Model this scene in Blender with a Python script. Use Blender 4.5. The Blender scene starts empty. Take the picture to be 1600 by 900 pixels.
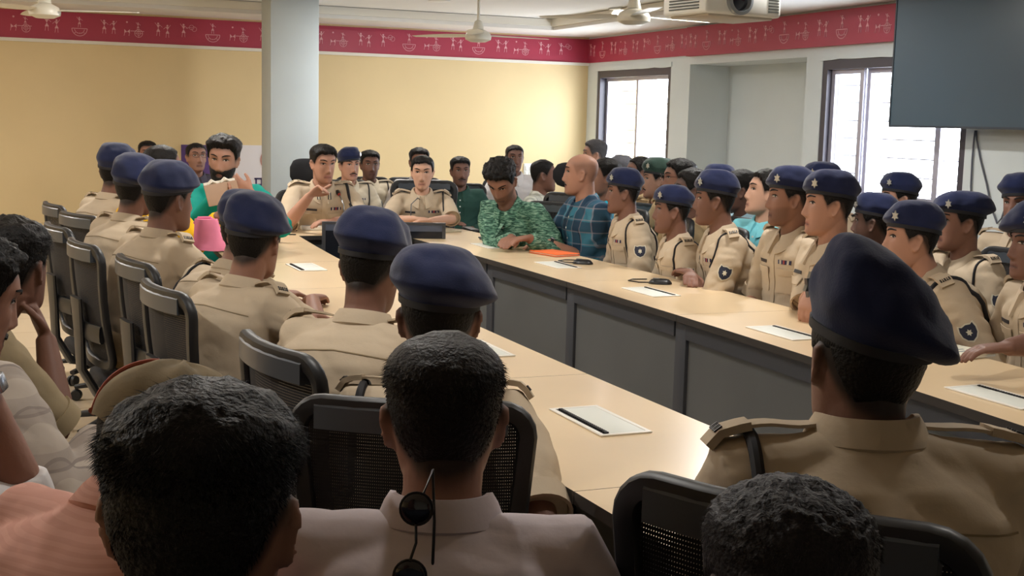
import bpy, bmesh, math, random
import numpy as np
from mathutils import Vector, Matrix, noise
from mathutils.bvhtree import BVHTree
random.seed(7); np.random.seed(7)
C = bpy.context.scene.collection
PI = math.pi
def rad(a): return a*PI/180

# ---------------------------------------------------------------- camera
FPX = 1970.0; CAM_H = 1.5
_v1 = np.array([-800.0, -282.0, FPX])
_X = (FPX*FPX+282*261.84)/807.106
_v2 = np.array([_X, -261.84+.0252*_X, FPX])
_Yd = _v1/np.linalg.norm(_v1); _Xd = _v2/np.linalg.norm(_v2); _Xd = _Xd-_Yd*(_Xd@_Yd); _Xd /= np.linalg.norm(_Xd)
_Zd = np.cross(_Xd, _Yd)
if _Zd[1] > 0: _Zd = -_Zd
RW = np.array([_Xd, _Yd, _Zd])
ORG = np.array([0, 0, CAM_H])
def ray(px, py): return RW @ np.array([px-800.0, py-450.0, FPX])
def at(px, py, D): return Vector(ORG + ray(px, py)*D/FPX)
def on_z(px, py, z):
    d = ray(px, py); return Vector(ORG + d*(z-CAM_H)/d[2])
def on_x(px, py, x):
    d = ray(px, py); return Vector(ORG + d*x/d[0])
def on_y(px, py, y):
    d = ray(px, py); return Vector(ORG + d*y/d[1])
cam = bpy.data.cameras.new('camera'); cam.sensor_width = 36; cam.lens = FPX/1600*36
cam.clip_start = .05; cam.clip_end = 200
camo = bpy.data.objects.new('camera', cam); C.objects.link(camo)
r_ = RW @ np.array([1.0, 0, 0]); u_ = RW @ np.array([0, -1.0, 0]); b_ = RW @ np.array([0, 0, -1.0])
camo.matrix_world = Matrix(((r_[0], u_[0], b_[0], 0), (r_[1], u_[1], b_[1], 0), (r_[2], u_[2], b_[2], CAM_H), (0, 0, 0, 1)))
bpy.context.scene.camera = camo

# ---------------------------------------------------------------- materials
def lin(c):
    return tuple(((v/255)/12.92 if v/255 <= .04045 else ((v/255+.055)/1.055)**2.4) for v in c)+(1.0,)
MATS = {}
def new_mat(name):
    m = bpy.data.materials.new(name); m.use_nodes = True
    return m, m.node_tree, m.node_tree.nodes['Principled BSDF']
def mat(name, rgb, rough=.6, metal=0, bump=0, bscale=40, var=0, vscale=6, coat=0, sheen=0, spec=.5):
    if name in MATS: return MATS[name]
    m, nt, b = new_mat(name); N = nt.nodes; L = nt.links
    b.inputs['Roughness'].default_value = rough; b.inputs['Metallic'].default_value = metal
    b.inputs['Specular IOR Level'].default_value = spec
    if coat: b.inputs['Coat Weight'].default_value = coat; b.inputs['Coat Roughness'].default_value = .15
    if sheen: b.inputs['Sheen Weight'].default_value = sheen
    b.inputs['Base Color'].default_value = lin(rgb)
    tc = N.new('ShaderNodeTexCoord')
    if var:
        n = N.new('ShaderNodeTexNoise'); n.inputs['Scale'].default_value = vscale; n.inputs['Detail'].default_value = 5
        L.new(tc.outputs['Object'], n.inputs['Vector'])
        mx = N.new('ShaderNodeMix'); mx.data_type = 'RGBA'
        mx.inputs[6].default_value = lin([max(0, v*(1-var)) for v in rgb]); mx.inputs[7].default_value = lin([min(255, v*(1+var)) for v in rgb])
        L.new(n.outputs['Fac'], mx.inputs[0]); L.new(mx.outputs[2], b.inputs['Base Color'])
    if bump:
        n = N.new('ShaderNodeTexNoise'); n.inputs['Scale'].default_value = bscale; n.inputs['Detail'].default_value = 4
        L.new(tc.outputs['Object'], n.inputs['Vector'])
        bp = N.new('ShaderNodeBump'); bp.inputs['Strength'].default_value = bump; bp.inputs['Distance'].default_value = .01
        L.new(n.outputs['Fac'], bp.inputs['Height']); L.new(bp.outputs['Normal'], b.inputs['Normal'])
    MATS[name] = m; return m
def mat_emit(name, rgb, s):
    if name in MATS: return MATS[name]
    m, nt, b = new_mat(name); b.inputs['Emission Color'].default_value = lin(rgb); b.inputs['Emission Strength'].default_value = s
    b.inputs['Base Color'].default_value = lin(rgb); MATS[name] = m; return m
def mat_attr(name, rough=.55, spec=.4):
    if name in MATS: return MATS[name]
    m, nt, b = new_mat(name); a = nt.nodes.new('ShaderNodeAttribute'); a.attribute_name = 'Col'
    b.inputs['Specular IOR Level'].default_value = spec
    nt.links.new(a.outputs['Color'], b.inputs['Base Color']); b.inputs['Roughness'].default_value = rough
    n = nt.nodes.new('ShaderNodeTexNoise'); n.inputs['Scale'].default_value = 120
    tc = nt.nodes.new('ShaderNodeTexCoord'); nt.links.new(tc.outputs['Object'], n.inputs['Vector'])
    bp = nt.nodes.new('ShaderNodeBump'); bp.inputs['Strength'].default_value = .12; bp.inputs['Distance'].default_value = .004
    nt.links.new(n.outputs['Fac'], bp.inputs['Height']); nt.links.new(bp.outputs['Normal'], b.inputs['Normal'])
    MATS[name] = m; return m
def mat_stripes(name, base, layers, rough=.75, bump=.15):
    """Checked / striped cloth: layers = (axis, frequency per metre, duty, rgb, strength)."""
    if name in MATS: return MATS[name]
    m, nt, b = new_mat(name); N = nt.nodes; L = nt.links
    b.inputs['Roughness'].default_value = rough; b.inputs['Specular IOR Level'].default_value = .25
    tc = N.new('ShaderNodeTexCoord'); sp = N.new('ShaderNodeSeparateXYZ'); L.new(tc.outputs['Object'], sp.inputs[0])
    col = N.new('ShaderNodeRGB'); col.outputs[0].default_value = lin(base); out = col.outputs[0]
    for ax, fr, duty, rgb, st in layers:
        ml = N.new('ShaderNodeMath'); ml.operation = 'MULTIPLY'; ml.inputs[1].default_value = fr; L.new(sp.outputs[ax], ml.inputs[0])
        f1 = N.new('ShaderNodeMath'); f1.operation = 'FRACT'; L.new(ml.outputs[0], f1.inputs[0])
        lt = N.new('ShaderNodeMath'); lt.operation = 'LESS_THAN'; lt.inputs[1].default_value = duty; L.new(f1.outputs[0], lt.inputs[0])
        ms = N.new('ShaderNodeMath'); ms.operation = 'MULTIPLY'; ms.inputs[1].default_value = st; L.new(lt.outputs[0], ms.inputs[0])
        mx = N.new('ShaderNodeMix'); mx.data_type = 'RGBA'; mx.inputs[7].default_value = lin(rgb)
        L.new(ms.outputs[0], mx.inputs[0]); L.new(out, mx.inputs[6]); out = mx.outputs[2]
    L.new(out, b.inputs['Base Color'])
    n = N.new('ShaderNodeTexNoise'); n.inputs['Scale'].default_value = 25; L.new(tc.outputs['Object'], n.inputs['Vector'])
    bp = N.new('ShaderNodeBump'); bp.inputs['Strength'].default_value = bump; bp.inputs['Distance'].default_value = .01
    L.new(n.outputs['Fac'], bp.inputs['Height']); L.new(bp.outputs['Normal'], b.inputs['Normal'])
    MATS[name] = m; return m

# ---------------------------------------------------------------- mesh building
def np3(p): return np.array([p[0], p[1], p[2]], float)
class MB:
    def __init__(s): s.v = []; s.f = []; s.mi = []
    def add(s, vs, fs, mi=0):
        o = len(s.v); s.v.extend([tuple(map(float, p)) for p in vs])
        for f in fs: s.f.append(tuple(i+o for i in f)); s.mi.append(mi)
        return s
    def box(s, c, size, rot=None, bev=0, mi=0, seg=2):
        bm = bmesh.new(); bmesh.ops.create_cube(bm, size=1)
        for v in bm.verts: v.co = Vector((v.co.x*size[0], v.co.y*size[1], v.co.z*size[2]))
        if bev: bmesh.ops.bevel(bm, geom=bm.edges[:], offset=bev, segments=seg, profile=.5, affect='EDGES')
        M = Matrix.Translation(Vector(c)) @ (rot.to_4x4() if rot is not None else Matrix())
        bm.verts.index_update()
        s.add([M @ v.co for v in bm.verts], [[v.index for v in f.verts] for f in bm.faces], mi); bm.free(); return s
    def box2(s, a, b, bev=0, mi=0):
        return s.box([(a[i]+b[i])/2 for i in range(3)], [abs(b[i]-a[i]) for i in range(3)], None, bev, mi)
    def loft(s, rings, cap0=True, cap1=True, closed=True, mi=0):
        n = len(rings[0]); vs = [p for r in rings for p in r]; fs = []
        for k in range(len(rings)-1):
            for i in range(n if closed else n-1):
                j = (i+1) % n
                fs.append((k*n+i, k*n+j, (k+1)*n+j, (k+1)*n+i))
        if cap0: fs.append(tuple(range(n-1, -1, -1)))
        if cap1: fs.append(tuple((len(rings)-1)*n+i for i in range(n)))
        return s.add(vs, fs, mi)
    def loop(s, rings, mi=0):
        """rings joined end to end (a closed ring of cross-sections)"""
        n = len(rings[0]); K = len(rings); vs = [p for r in rings for p in r]; fs = []
        for k in range(K):
            for i in range(n):
                j = (i+1) % n; q = (k+1) % K
                fs.append((k*n+i, k*n+j, q*n+j, q*n+i))
        return s.add(vs, fs, mi)
    def tube(s, pts, r, n=10, up=None, mi=0, closed=False, exp=2.0):
        P = [np3(p) for p in pts]; K = len(P)
        R = r if isinstance(r, (list, tuple)) and len(r) == K else [r]*K
        rings = []; N = None
        for k in range(K):
            if closed: t = P[(k+1) % K]-P[k-1]
            else: t = P[min(k+1, K-1)]-P[max(k-1, 0)]
            t = t/(np.linalg.norm(t)+1e-12)
            if N is None or up is not None:
                a = np3(up) if up is not None else (np.array([0, 0, 1.]) if abs(t[2]) < .9 else np.array([1., 0, 0]))
                N = a
            N = N-t*(N@t); N = N/(np.linalg.norm(N)+1e-12); B = np.cross(t, N)
            rr = R[k]; rn, rb = rr if isinstance(rr, (tuple, list)) else (rr, rr)
            ring = []
            for i in range(n):
                a = 2*PI*i/n; c, q = math.cos(a), math.sin(a)
                if exp != 2.0: c = math.copysign(abs(c)**(2/exp), c); q = math.copysign(abs(q)**(2/exp), q)
                ring.append(P[k]+N*rn*c+B*rb*q)
            rings.append(ring)
        if closed: return s.loop(rings, mi)
        return s.loft(rings, mi=mi)
    def lathe(s, prof, c=(0, 0, 0), n=24, axis='z', mi=0, rot=None):
        rings = []
        for r, h in prof:
            ring = []
            for i in range(n):
                a = 2*PI*i/n; p = Vector((r*math.cos(a), r*math.sin(a), h))
                if rot is not None: p = rot @ p
                elif axis == 'x': p = Vector((p.z, p.x, p.y))
                elif axis == 'y': p = Vector((p.y, p.z, p.x))
                ring.append(p+Vector(c))
            rings.append(ring)
        return s.loft(rings, mi=mi)
    def prism(s, poly, z0, z1, M=None, mi=0):
        n = len(poly); vs = [(x, y, z0) for x, y in poly]+[(x, y, z1) for x, y in poly]
        if M is not None: vs = [M @ Vector(v) for v in vs]
        fs = [tuple(range(n-1, -1, -1)), tuple(range(n, 2*n))]+[(i, (i+1) % n, n+(i+1) % n, n+i) for i in range(n)]
        return s.add(vs, fs, mi)
    def mesh(s, name):
        me = bpy.data.meshes.new(name); me.from_pydata(s.v, [], s.f); me.validate()
        return me
    def build(s, name, m, parent=None, smooth=True, ang=40):
        me = s.mesh(name)
        bm = bmesh.new(); bm.from_mesh(me); bmesh.ops.recalc_face_normals(bm, faces=bm.faces[:]); bm.to_mesh(me); bm.free()
        for mm in (m if isinstance(m, (list, tuple)) else [m]): me.materials.append(mm)
        if len(s.mi) == len(me.polygons): me.polygons.foreach_set('material_index', s.mi)
        return link(name, me, parent, smooth, ang)
def link(name, me, parent=None, smooth=True, ang=40):
    if smooth:
        me.polygons.foreach_set('use_smooth', [True]*len(me.polygons))
        if ang: me.set_sharp_from_angle(angle=rad(ang))
    o = bpy.data.objects.new(name, me); C.objects.link(o)
    if parent is not None: o.parent = parent
    return o
def empty(name, loc=(0, 0, 0), rz=0):
    o = bpy.data.objects.new(name, None); C.objects.link(o); o.location = loc; o.rotation_euler = (0, 0, rz)
    o.empty_display_size = .1
    return o
def tag(o, label, cat, group=None):
    o['label'] = label; o['category'] = cat
    if group: o['group'] = group
    return o
def struct(o): o['kind'] = 'structure'; return o
KIDS = {}
def copy_tree(o, parent=None):
    c = o.copy(); C.objects.link(c)
    if parent is not None: c.parent = parent
    for ch in list(o.children): copy_tree(ch, c)
    return c
def remesh(mb, voxel, smooth=0, sfac=.5):
    me = mb.mesh('tmp'); o = bpy.data.objects.new('tmp', me); C.objects.link(o)
    md = o.modifiers.new('r', 'REMESH'); md.mode = 'VOXEL'; md.voxel_size = voxel
    if smooth:
        sm = o.modifiers.new('s', 'SMOOTH'); sm.iterations = smooth; sm.factor = sfac
    dg = bpy.context.evaluated_depsgraph_get()
    out = bpy.data.meshes.new_from_object(o.evaluated_get(dg))
    bpy.data.objects.remove(o); bpy.data.meshes.remove(me)
    return out
def get_co(me):
    a = np.empty(len(me.vertices)*3, np.float32); me.vertices.foreach_get('co', a); return a.reshape(-1, 3).astype(float)
def set_co(me, a): me.vertices.foreach_set('co', a.astype(np.float32).ravel()); me.update()
def get_no(me):
    a = np.empty(len(me.vertices)*3, np.float32); me.vertices.foreach_get('normal', a); return a.reshape(-1, 3).astype(float)
def bvh_of(me):
    return BVHTree.FromPolygons([v.co.copy() for v in me.vertices], [tuple(p.vertices) for p in me.polygons])
def smoothstep(a, b, x):
    t = np.clip((x-a)/(b-a), 0, 1); return t*t*(3-2*t)
DEBUG = False; LAMP_W = 21.0; SKY = 12.5; EXPO = 0.50
# ---------------------------------------------------------------- heads
_HZ = np.array([-.118, -.113, -.102, -.085, -.062, -.040, -.015, .010, .035, .060, .080, .097, .108, .1155])
_HW = np.array([.012, .028, .042, .053, .060, .0655, .0705, .074, .0765, .0765, .071, .057, .040, .012])
_HF = np.array([.068, .082, .088, .088, .087, .086, .085, .084, .087, .084, .073, .055, .034, .004])
_HB = np.array([.040, .020, -.004, -.034, -.056, -.071, -.084, -.093, -.098, -.096, -.087, -.069, -.047, -.014])
def _sm(a, z):
    f = lambda q: np.interp(q, _HZ, a)
    return (f(z-.006)+2*f(z)+f(z+.006))/4
def headsurf(z, phi, jaw=1.0):
    """point of the smooth skull surface at height z and angle phi (0 = front, +90 deg = the wearer's right)"""
    z = np.asarray(z, float); w = _sm(_HW, z); yf = _sm(_HF, z); yb = _sm(_HB, z)
    w = w*np.where(z < -.03, 1+(jaw-1)*np.clip((-.03-z)/.05, 0, 1), 1)
    cy = (yf+yb)/2-.006; hd_f = yf-cy; hd_b = cy-yb
    s, c = np.sin(phi), np.cos(phi); e = 2/2.25
    x = w*np.sign(s)*np.abs(s)**e
    y = cy+np.where(c > 0, hd_f, hd_b)*np.sign(c)*np.abs(c)**e
    return np.stack([x, y, z], -1)
def face_add(P, fem=False):
    x, y, z = P[..., 0], P[..., 1], P[..., 2]; ax = np.abs(x); front = smoothstep(.01, .05, y)
    g = lambda v, s: np.exp(-(v/s)**2)
    nf = np.interp(z, [-.052, -.044, -.034, -.026, .0, .026, .042], [0, .25, .95, 1, .62, .22, 0])
    d = (.026 if not fem else .021)*g(x, .0108)*nf
    d = d+.010*g(ax-.0135, .0065)*g(z+.037, .0075)
    d = d+.006*g(z-.040, .010)*g(ax-.026, .024)
    d = d-.012*g(ax-.031, .013)*g(z-.018, .011)
    d = d+.005*g(x, .022)*(g(z+.062, .0055)+1.1*g(z+.076, .006))-.004*g(x, .026)*g(z+.069, .003)
    d = d+.005*g(x, .017)*g(z+.101, .011)+.003*g(ax-.042, .016)*g(z+.018, .018)
    P = P.copy(); P[..., 1] = y+d*front; return P
def add_head(mb, M, fem=False, jaw=1.0, n=44):
    zs = np.concatenate([np.linspace(-.118, -.03, 24), np.linspace(-.026, .05, 18), np.linspace(.056, .1155, 12)])
    ph = np.linspace(0, 2*PI, n*2, endpoint=False); ph = ph-.35*np.sin(2*ph)/2*0
    rings = []
    for z in zs:
        P = face_add(headsurf(np.full(ph.shape, z), ph, jaw), fem); rings.append([M @ Vector(p) for p in P])
    mb.loft(rings)
    for sx in (-1, 1):                      # ears: a tilted leaf with a raised rim and a lobe
        K, J = 26, 7; front = []; rearv = []
        E0 = Vector((sx*.0700, .004, -.004)); ex = Vector((sx*.50, -.87, 0)); ez = Vector((sx*.10, -.16, .98)); en = ex.cross(ez)*(-1 if sx > 0 else 1)
        if en.x*sx < 0: en = -en
        def outline(t):
            hh_ = math.sin(t); ww = math.cos(t); 
            z = .033*hh_; y = .013+.0175*ww*(1.12 if hh_ > 0 else .86)
            return y, z
        rr = []
        for j in range(J+1):
            q = j/J; ring = []
            for i in range(K):
                t = 2*PI*i/K; y, z = outline(t); cy_ = .011
                rim = math.exp(-((q-.86)/.12)**2)*.0035*(1 if abs(y) > -.01 else 0)
                bowl = -.004*math.exp(-((q-.35)/.3)**2)
                ring.append(M @ (E0+ex*(cy_+(y-cy_)*q)+ez*(z*q)+en*(.0045+rim+bowl*(1 if q < .8 else 0))))
            rr.append(ring)
        for j in range(J, -1, -2):
            q = j/J; ring = []
            for i in range(K):
                t = 2*PI*i/K; y, z = outline(t); cy_ = .011
                ring.append(M @ (E0+ex*(cy_+(y-cy_)*q)+ez*(z*q)-en*(.0035+.006*(1-q))))
            rr.append(ring)
        mb.loft(rr)
HAIRLINES = {'normal': ([0, 35, 55, 72, 88, 105, 125, 150, 180], [.078, .076, .058, .005, .022, .018, -.022, -.055, -.065]),
             'receding': ([0, 35, 55, 72, 88, 105, 125, 150, 180], [.090, .100, .070, .010, .022, .018, -.022, -.055, -.062])}
def hairline(phi, kind='normal'):
    a = np.degrees(np.abs((phi+PI) % (2*PI)-PI)); return np.interp(a, *HAIRLINES[kind])
def hair_mesh(M, tmax=.018, side=.005, kind='normal', rough=.004, freq=40, seed=0, top_only=False, n=96, tilt=0):
    """a shell over the skull: thick on top, thin at the sides, sunk into the head outside the hairline"""
    zs = np.concatenate([np.linspace(-.075, .06, 34), np.linspace(.064, .1153, 22)]); ph = np.linspace(0, 2*PI, n, endpoint=False)
    rings = []
    cen = Vector((0, -.005, .0))
    for z in zs:
        hl = hairline(ph, kind)+np.array([noise.noise(Vector((math.sin(q)*6+seed, math.cos(q)*6, seed)))*.007+noise.noise(Vector((math.sin(q)*22+seed, math.cos(q)*22, seed)))*.004 for q in ph]); P = headsurf(np.full(ph.shape, z), ph)
        topf = smoothstep(.035, .085, np.full(ph.shape, z)); th = side+(tmax-side)*topf
        m = smoothstep(-.003, .012, z-hl); th = th*m-.006*(1-m)
        ring = []
        for i, p in enumerate(P):
            p = Vector(p); d = (p-cen); d.z *= .9; d.normalize()
            nz = noise.noise(p*freq+Vector((seed, 0, 0)))*rough+noise.noise(p*freq*3+Vector((0, seed, 0)))*rough*.6
            tt = th[i]+nz*m[i]*(.35+.65*topf[i])
            ring.append(M @ (p+d*float(tt)))
        rings.append(ring)
    mb = MB(); mb.loft(rings); return mb
def hair_strands(M, count, length, kind='normal', lift=.22, seed=1, zmin=.02, radius=.0005, side_len=.25, tmax=.012):
    rng = random.Random(seed); mb = MB(); cen = Vector((0, -.005, 0)); crown = Vector((.008, -.05, .11))
    while count > 0:
        z = rng.uniform(-.05, .115); ph = rng.uniform(-PI, PI)
        hl = float(hairline(np.array([ph]), kind)[0])
        if z < hl+.004: continue
        p = Vector(headsurf(np.array([z]), np.array([ph]))[0])
        if rng.random() > (1.0 if z < .08 else .75): continue
        count -= 1
        d = (p-cen).normalized(); tf = float(smoothstep(.03, .085, np.array(z)))
        away = (p-crown); away = (away-d*away.dot(d)); away = away.normalized() if away.length > 1e-4 else Vector((1, 0, 0))
        L = length*(side_len+(1-side_len)*tf)*rng.uniform(.6, 1.15)
        jit = Vector((rng.uniform(-1, 1), rng.uniform(-1, 1), rng.uniform(-1, 1)))*.25
        d1 = (d*lift+away*(1-lift)+jit*.6).normalized(); d2 = (d*lift*.4+away+jit+Vector((0, 0, -.25*(1-tf)))).normalized()
        a0 = p+d*.002; a1 = a0+d1*L*.5+d*tmax*tf*.3; a2 = a1+d2*L*.5
        w = radius*rng.uniform(.7, 1.3); sx = d1.cross(Vector((.3, .5, .8))).normalized(); sy = d1.cross(sx)
        tri = [sx, sx*-.5+sy*.87, sx*-.5-sy*.87]
        vs = [M @ (a0+t*w) for t in tri]+[M @ (a1+t*w*.8) for t in tri]+[M @ a2]
        mb.add(vs, [(0, 1, 4, 3), (1, 2, 5, 4), (2, 0, 3, 5), (3, 4, 6), (4, 5, 6), (5, 3, 6)])
    return mb
def beret_mesh(M, flop=.055, droop=.05, height=.055, peak=(-.022, .012), seed=0, back=.012, all=.006, rr=.0035, soft=.62):
    mb = MB(); n = 72; taus = np.concatenate([np.linspace(0, .2, 7)[:-1], np.linspace(.2, 1, 20)]); ph = np.linspace(0, 2*PI, n, endpoint=False)
    zb = .046+.014*np.cos(ph)-.008*np.sin(ph)
    B0 = headsurf(zb, ph); out = np.stack([np.sin(ph), np.cos(ph), 0*ph], -1); B0 = B0+out*.006
    r = np.clip((1+np.sin(ph+.2))/2, 0, 1)**1.5
    bk = np.clip(-np.cos(ph), 0, 1)
    bul = all+flop*r+back*bk
    apex = np.array([peak[0], peak[1]]); zt = .1155+height
    rings = []; PP = []
    for tau in taus:
        t = tau*PI/2; k = math.cos(t)**soft if tau < 1 else 0.0; sv = math.sin(t)**.92
        o_ = min(1.0, tau/.22); o_ = o_*o_*(3-2*o_)
        xy = apex+(B0[:, :2]+out[:, :2]*(bul*o_)[:, None]-apex)*k
        z = zb+(zt-zb)*sv*(1-.0*r)-droop*r*(math.sin(PI*min(1, tau**.62))**1.2)*(1-.45*tau)
        P = np.concatenate([xy, z[:, None]], 1); PP.append(P)
        f = math.sin(PI*min(tau, .97)); ring = []
        for p in P:
            v = Vector(p); d = Vector((v.x, v.y, v.z-.05)).normalized()
            ring.append(M @ (v+d*(noise.noise(v*20+Vector((seed*3.1, 0, 0)))*rr*f*2.4+noise.noise(v*55+Vector((0, seed, 0)))*rr*.5*f)))
        rings.append(ring)
    inner = [M @ Vector((p[0]*.93, p[1]*.93, p[2])) for p in B0]
    mb.loft([inner]+rings, cap0=False, cap1=True)
    band = MB(); sec = []
    for i in range(n):
        o = Vector(out[i]); b = Vector(B0[i])
        sec.append([M @ (b+o*.003+Vector((0, 0, .005))), M @ (b+o*.003-Vector((0, 0, .009))), M @ (b-o*.004-Vector((0, 0, .009))), M @ (b-o*.004+Vector((0, 0, .005)))])
    band.loop(sec)
    # badge seat: over the left eye
    k = int(((-38) % 360)/360*n); q = PP[7][k]+out[k]*.003
    return mb, band, Vector(q), Vector(out[k])
# ---------------------------------------------------------------- draping onto cloth
def drape(bvh, o, d, off):
    h = bvh.ray_cast(o, d)
    if h[0] is None:
        h = bvh.find_nearest(o)
        if h[0] is None: return o
        n = h[1]
        if n.dot(o-h[0]) < 0: n = -n
        return h[0]+n*off
    n = h[1] if h[1].dot(d) < 0 else -h[1]
    return h[0]+n*off
def patch(bvh, grid, d, t, off=.001, name=None, m=None, parent=None, mb=None):
    """a thin slab whose inner face lies on the cloth. grid: rows of points outside it"""
    mb2 = mb or MB(); R, K = len(grid), len(grid[0])
    lo = [drape(bvh, p, d, off) for row in grid for p in row]; hi = [drape(bvh, p, d, off+t) for row in grid for p in row]
    fs = []
    for i in range(R-1):
        for j in range(K-1):
            a, b, c, e = i*K+j, i*K+j+1, (i+1)*K+j+1, (i+1)*K+j
            fs.append((a+R*K, b+R*K, c+R*K, e+R*K)); fs.append((e, c, b, a))
    edge = [j for j in range(K)]+[i*K+K-1 for i in range(1, R)]+[(R-1)*K+j for j in range(K-2, -1, -1)]+[i*K for i in range(R-2, 0, -1)]
    for q in range(len(edge)):
        a, b = edge[q], edge[(q+1) % len(edge)]; fs.append((a, b, b+R*K, a+R*K))
    mb2.add(lo+hi, fs)
    if mb is None: return mb2.build(name, m, parent)
    return mb2
def polypatch(bvh, cen, ax, ay, d, poly, t, off, name, m, parent):
    """a thin emblem of any outline draped on cloth (a fan of rings towards the centre)"""
    K = len(poly); vs = []; rings = [1, .66, .33]
    for lay in (off, off+t):
        for s in rings:
            for x, y in poly: vs.append(drape(bvh, cen+ax*x*s+ay*y*s, d, lay))
        vs.append(drape(bvh, cen, d, lay))
    S = 3*K+1; fs = []
    for L in (0, 1):
        for r in range(2):
            for i in range(K):
                j = (i+1) % K; fs.append((L*S+r*K+i, L*S+r*K+j, L*S+(r+1)*K+j, L*S+(r+1)*K+i))
        for i in range(K): fs.append((L*S+2*K+i, L*S+2*K+(i+1) % K, L*S+3*K))
    for i in range(K): fs.append((i, (i+1) % K, S+(i+1) % K, S+i))
    return MB().add(vs, fs).build(name, m, parent)
SHIELD = [(-.028, .034), (-.018, .028), (0, .033), (.018, .028), (.028, .034), (.033, .012), (.030, -.012), (.018, -.030), (0, -.040), (-.018, -.030), (-.030, -.012), (-.033, .012)]
STAR = [(math.sin(i*PI/6)*(1 if i % 2 == 0 else .55), math.cos(i*PI/6)*(1 if i % 2 == 0 else .55)) for i in range(12)]
# ---------------------------------------------------------------- hands and arms
def add_hand(mb, wrist, d, n, side, curl=.35, s=1.0, fing=None, spread=.06):
    d = Vector(d).normalized(); n = Vector(n); n = (n-d*n.dot(d)).normalized()
    sd = d.cross(n) if side > 0 else n.cross(d)
    w = Vector(wrist); rings = []
    for L, hw, ht in ((-.012, .026, .018), (.02, .031, .0165), (.05, .039, .0155), (.078, .041, .0135), (.090, .037, .010)):
        c = w+d*L*s; ring = []
        for i in range(16):
            a = 2*PI*i/16; cx, sy = math.cos(a), math.sin(a)
            ring.append(c+sd*hw*s*math.copysign(abs(cx)**.8, cx)+n*ht*s*math.copysign(abs(sy)**.8, sy))
        rings.append(ring)
    mb.loft(rings)
    fing = fing or [curl]*4
    for k, (o, l) in enumerate(((.030, .072), (.0105, .080), (-.0095, .074), (-.028, .058))):
        cu = fing[k]; p = w+d*.082*s+sd*o*s; dd = (d+sd*(o*spread*30)).normalized(); pts = [p-dd*.012*s, p]; rs = [.0098*s, .0098*s]
        for j, f in enumerate((.45, .32, .23)):
            ang = cu*(1.0 if j == 0 else 1.15)
            dd = (dd*math.cos(ang)+n*math.sin(ang)); dd.normalize()
            nn = n-dd*n.dot(dd); p = p+dd*l*f*s; pts.append(p); rs.append((.0092, .0085, .0068)[j]*s)
            n2 = nn
        mb.tube(pts, rs, n=9)
    p = w+d*.022*s+sd*.026*s; dd = (d*.75+sd*.6+n*.28).normalized(); pts = [p-dd*.01, p]; rs = [.0125*s, .0125*s]
    for j, f in enumerate((.04, .032, .026)):
        p = p+dd*f*s; pts.append(p); rs.append((.0115, .010, .008)[j]*s); dd = (dd+d*.25-sd*.22+n*.12).normalized()
    mb.tube(pts, rs, n=9)
def ik(sh, tgt, pole, a=.285, b=.255):
    v = tgt-sh; L = v.length
    if L > (a+b)*.985: tgt = sh+v*((a+b)*.985/L); v = tgt-sh; L = v.length
    if L < abs(a-b)+.03: L = abs(a-b)+.03
    c = (a*a+L*L-b*b)/(2*a*L); c = max(-1, min(1, c)); s = math.sqrt(1-c*c)
    x = v.normalized(); p = Vector(pole); p = (p-x*p.dot(x)).normalized()
    return sh+x*a*c+p*a*s, tgt
def ell(c, rx, ry, ux, uy, n=28, e=2.4, bulge=0):
    R = []
    for i in range(n):
        t = 2*PI*i/n; x, y = math.cos(t), math.sin(t)
        x = math.copysign(abs(x)**(2/e), x); y = math.copysign(abs(y)**(2/e), y)
        R.append(c+ux*rx*x+uy*ry*y)
    return R
SKIN = {'dark': (122, 86, 72), 'mid': (146, 105, 87), 'light': (176, 131, 110), 'fair': (202, 158, 134), 'deep': (98, 70, 60)}
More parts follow.
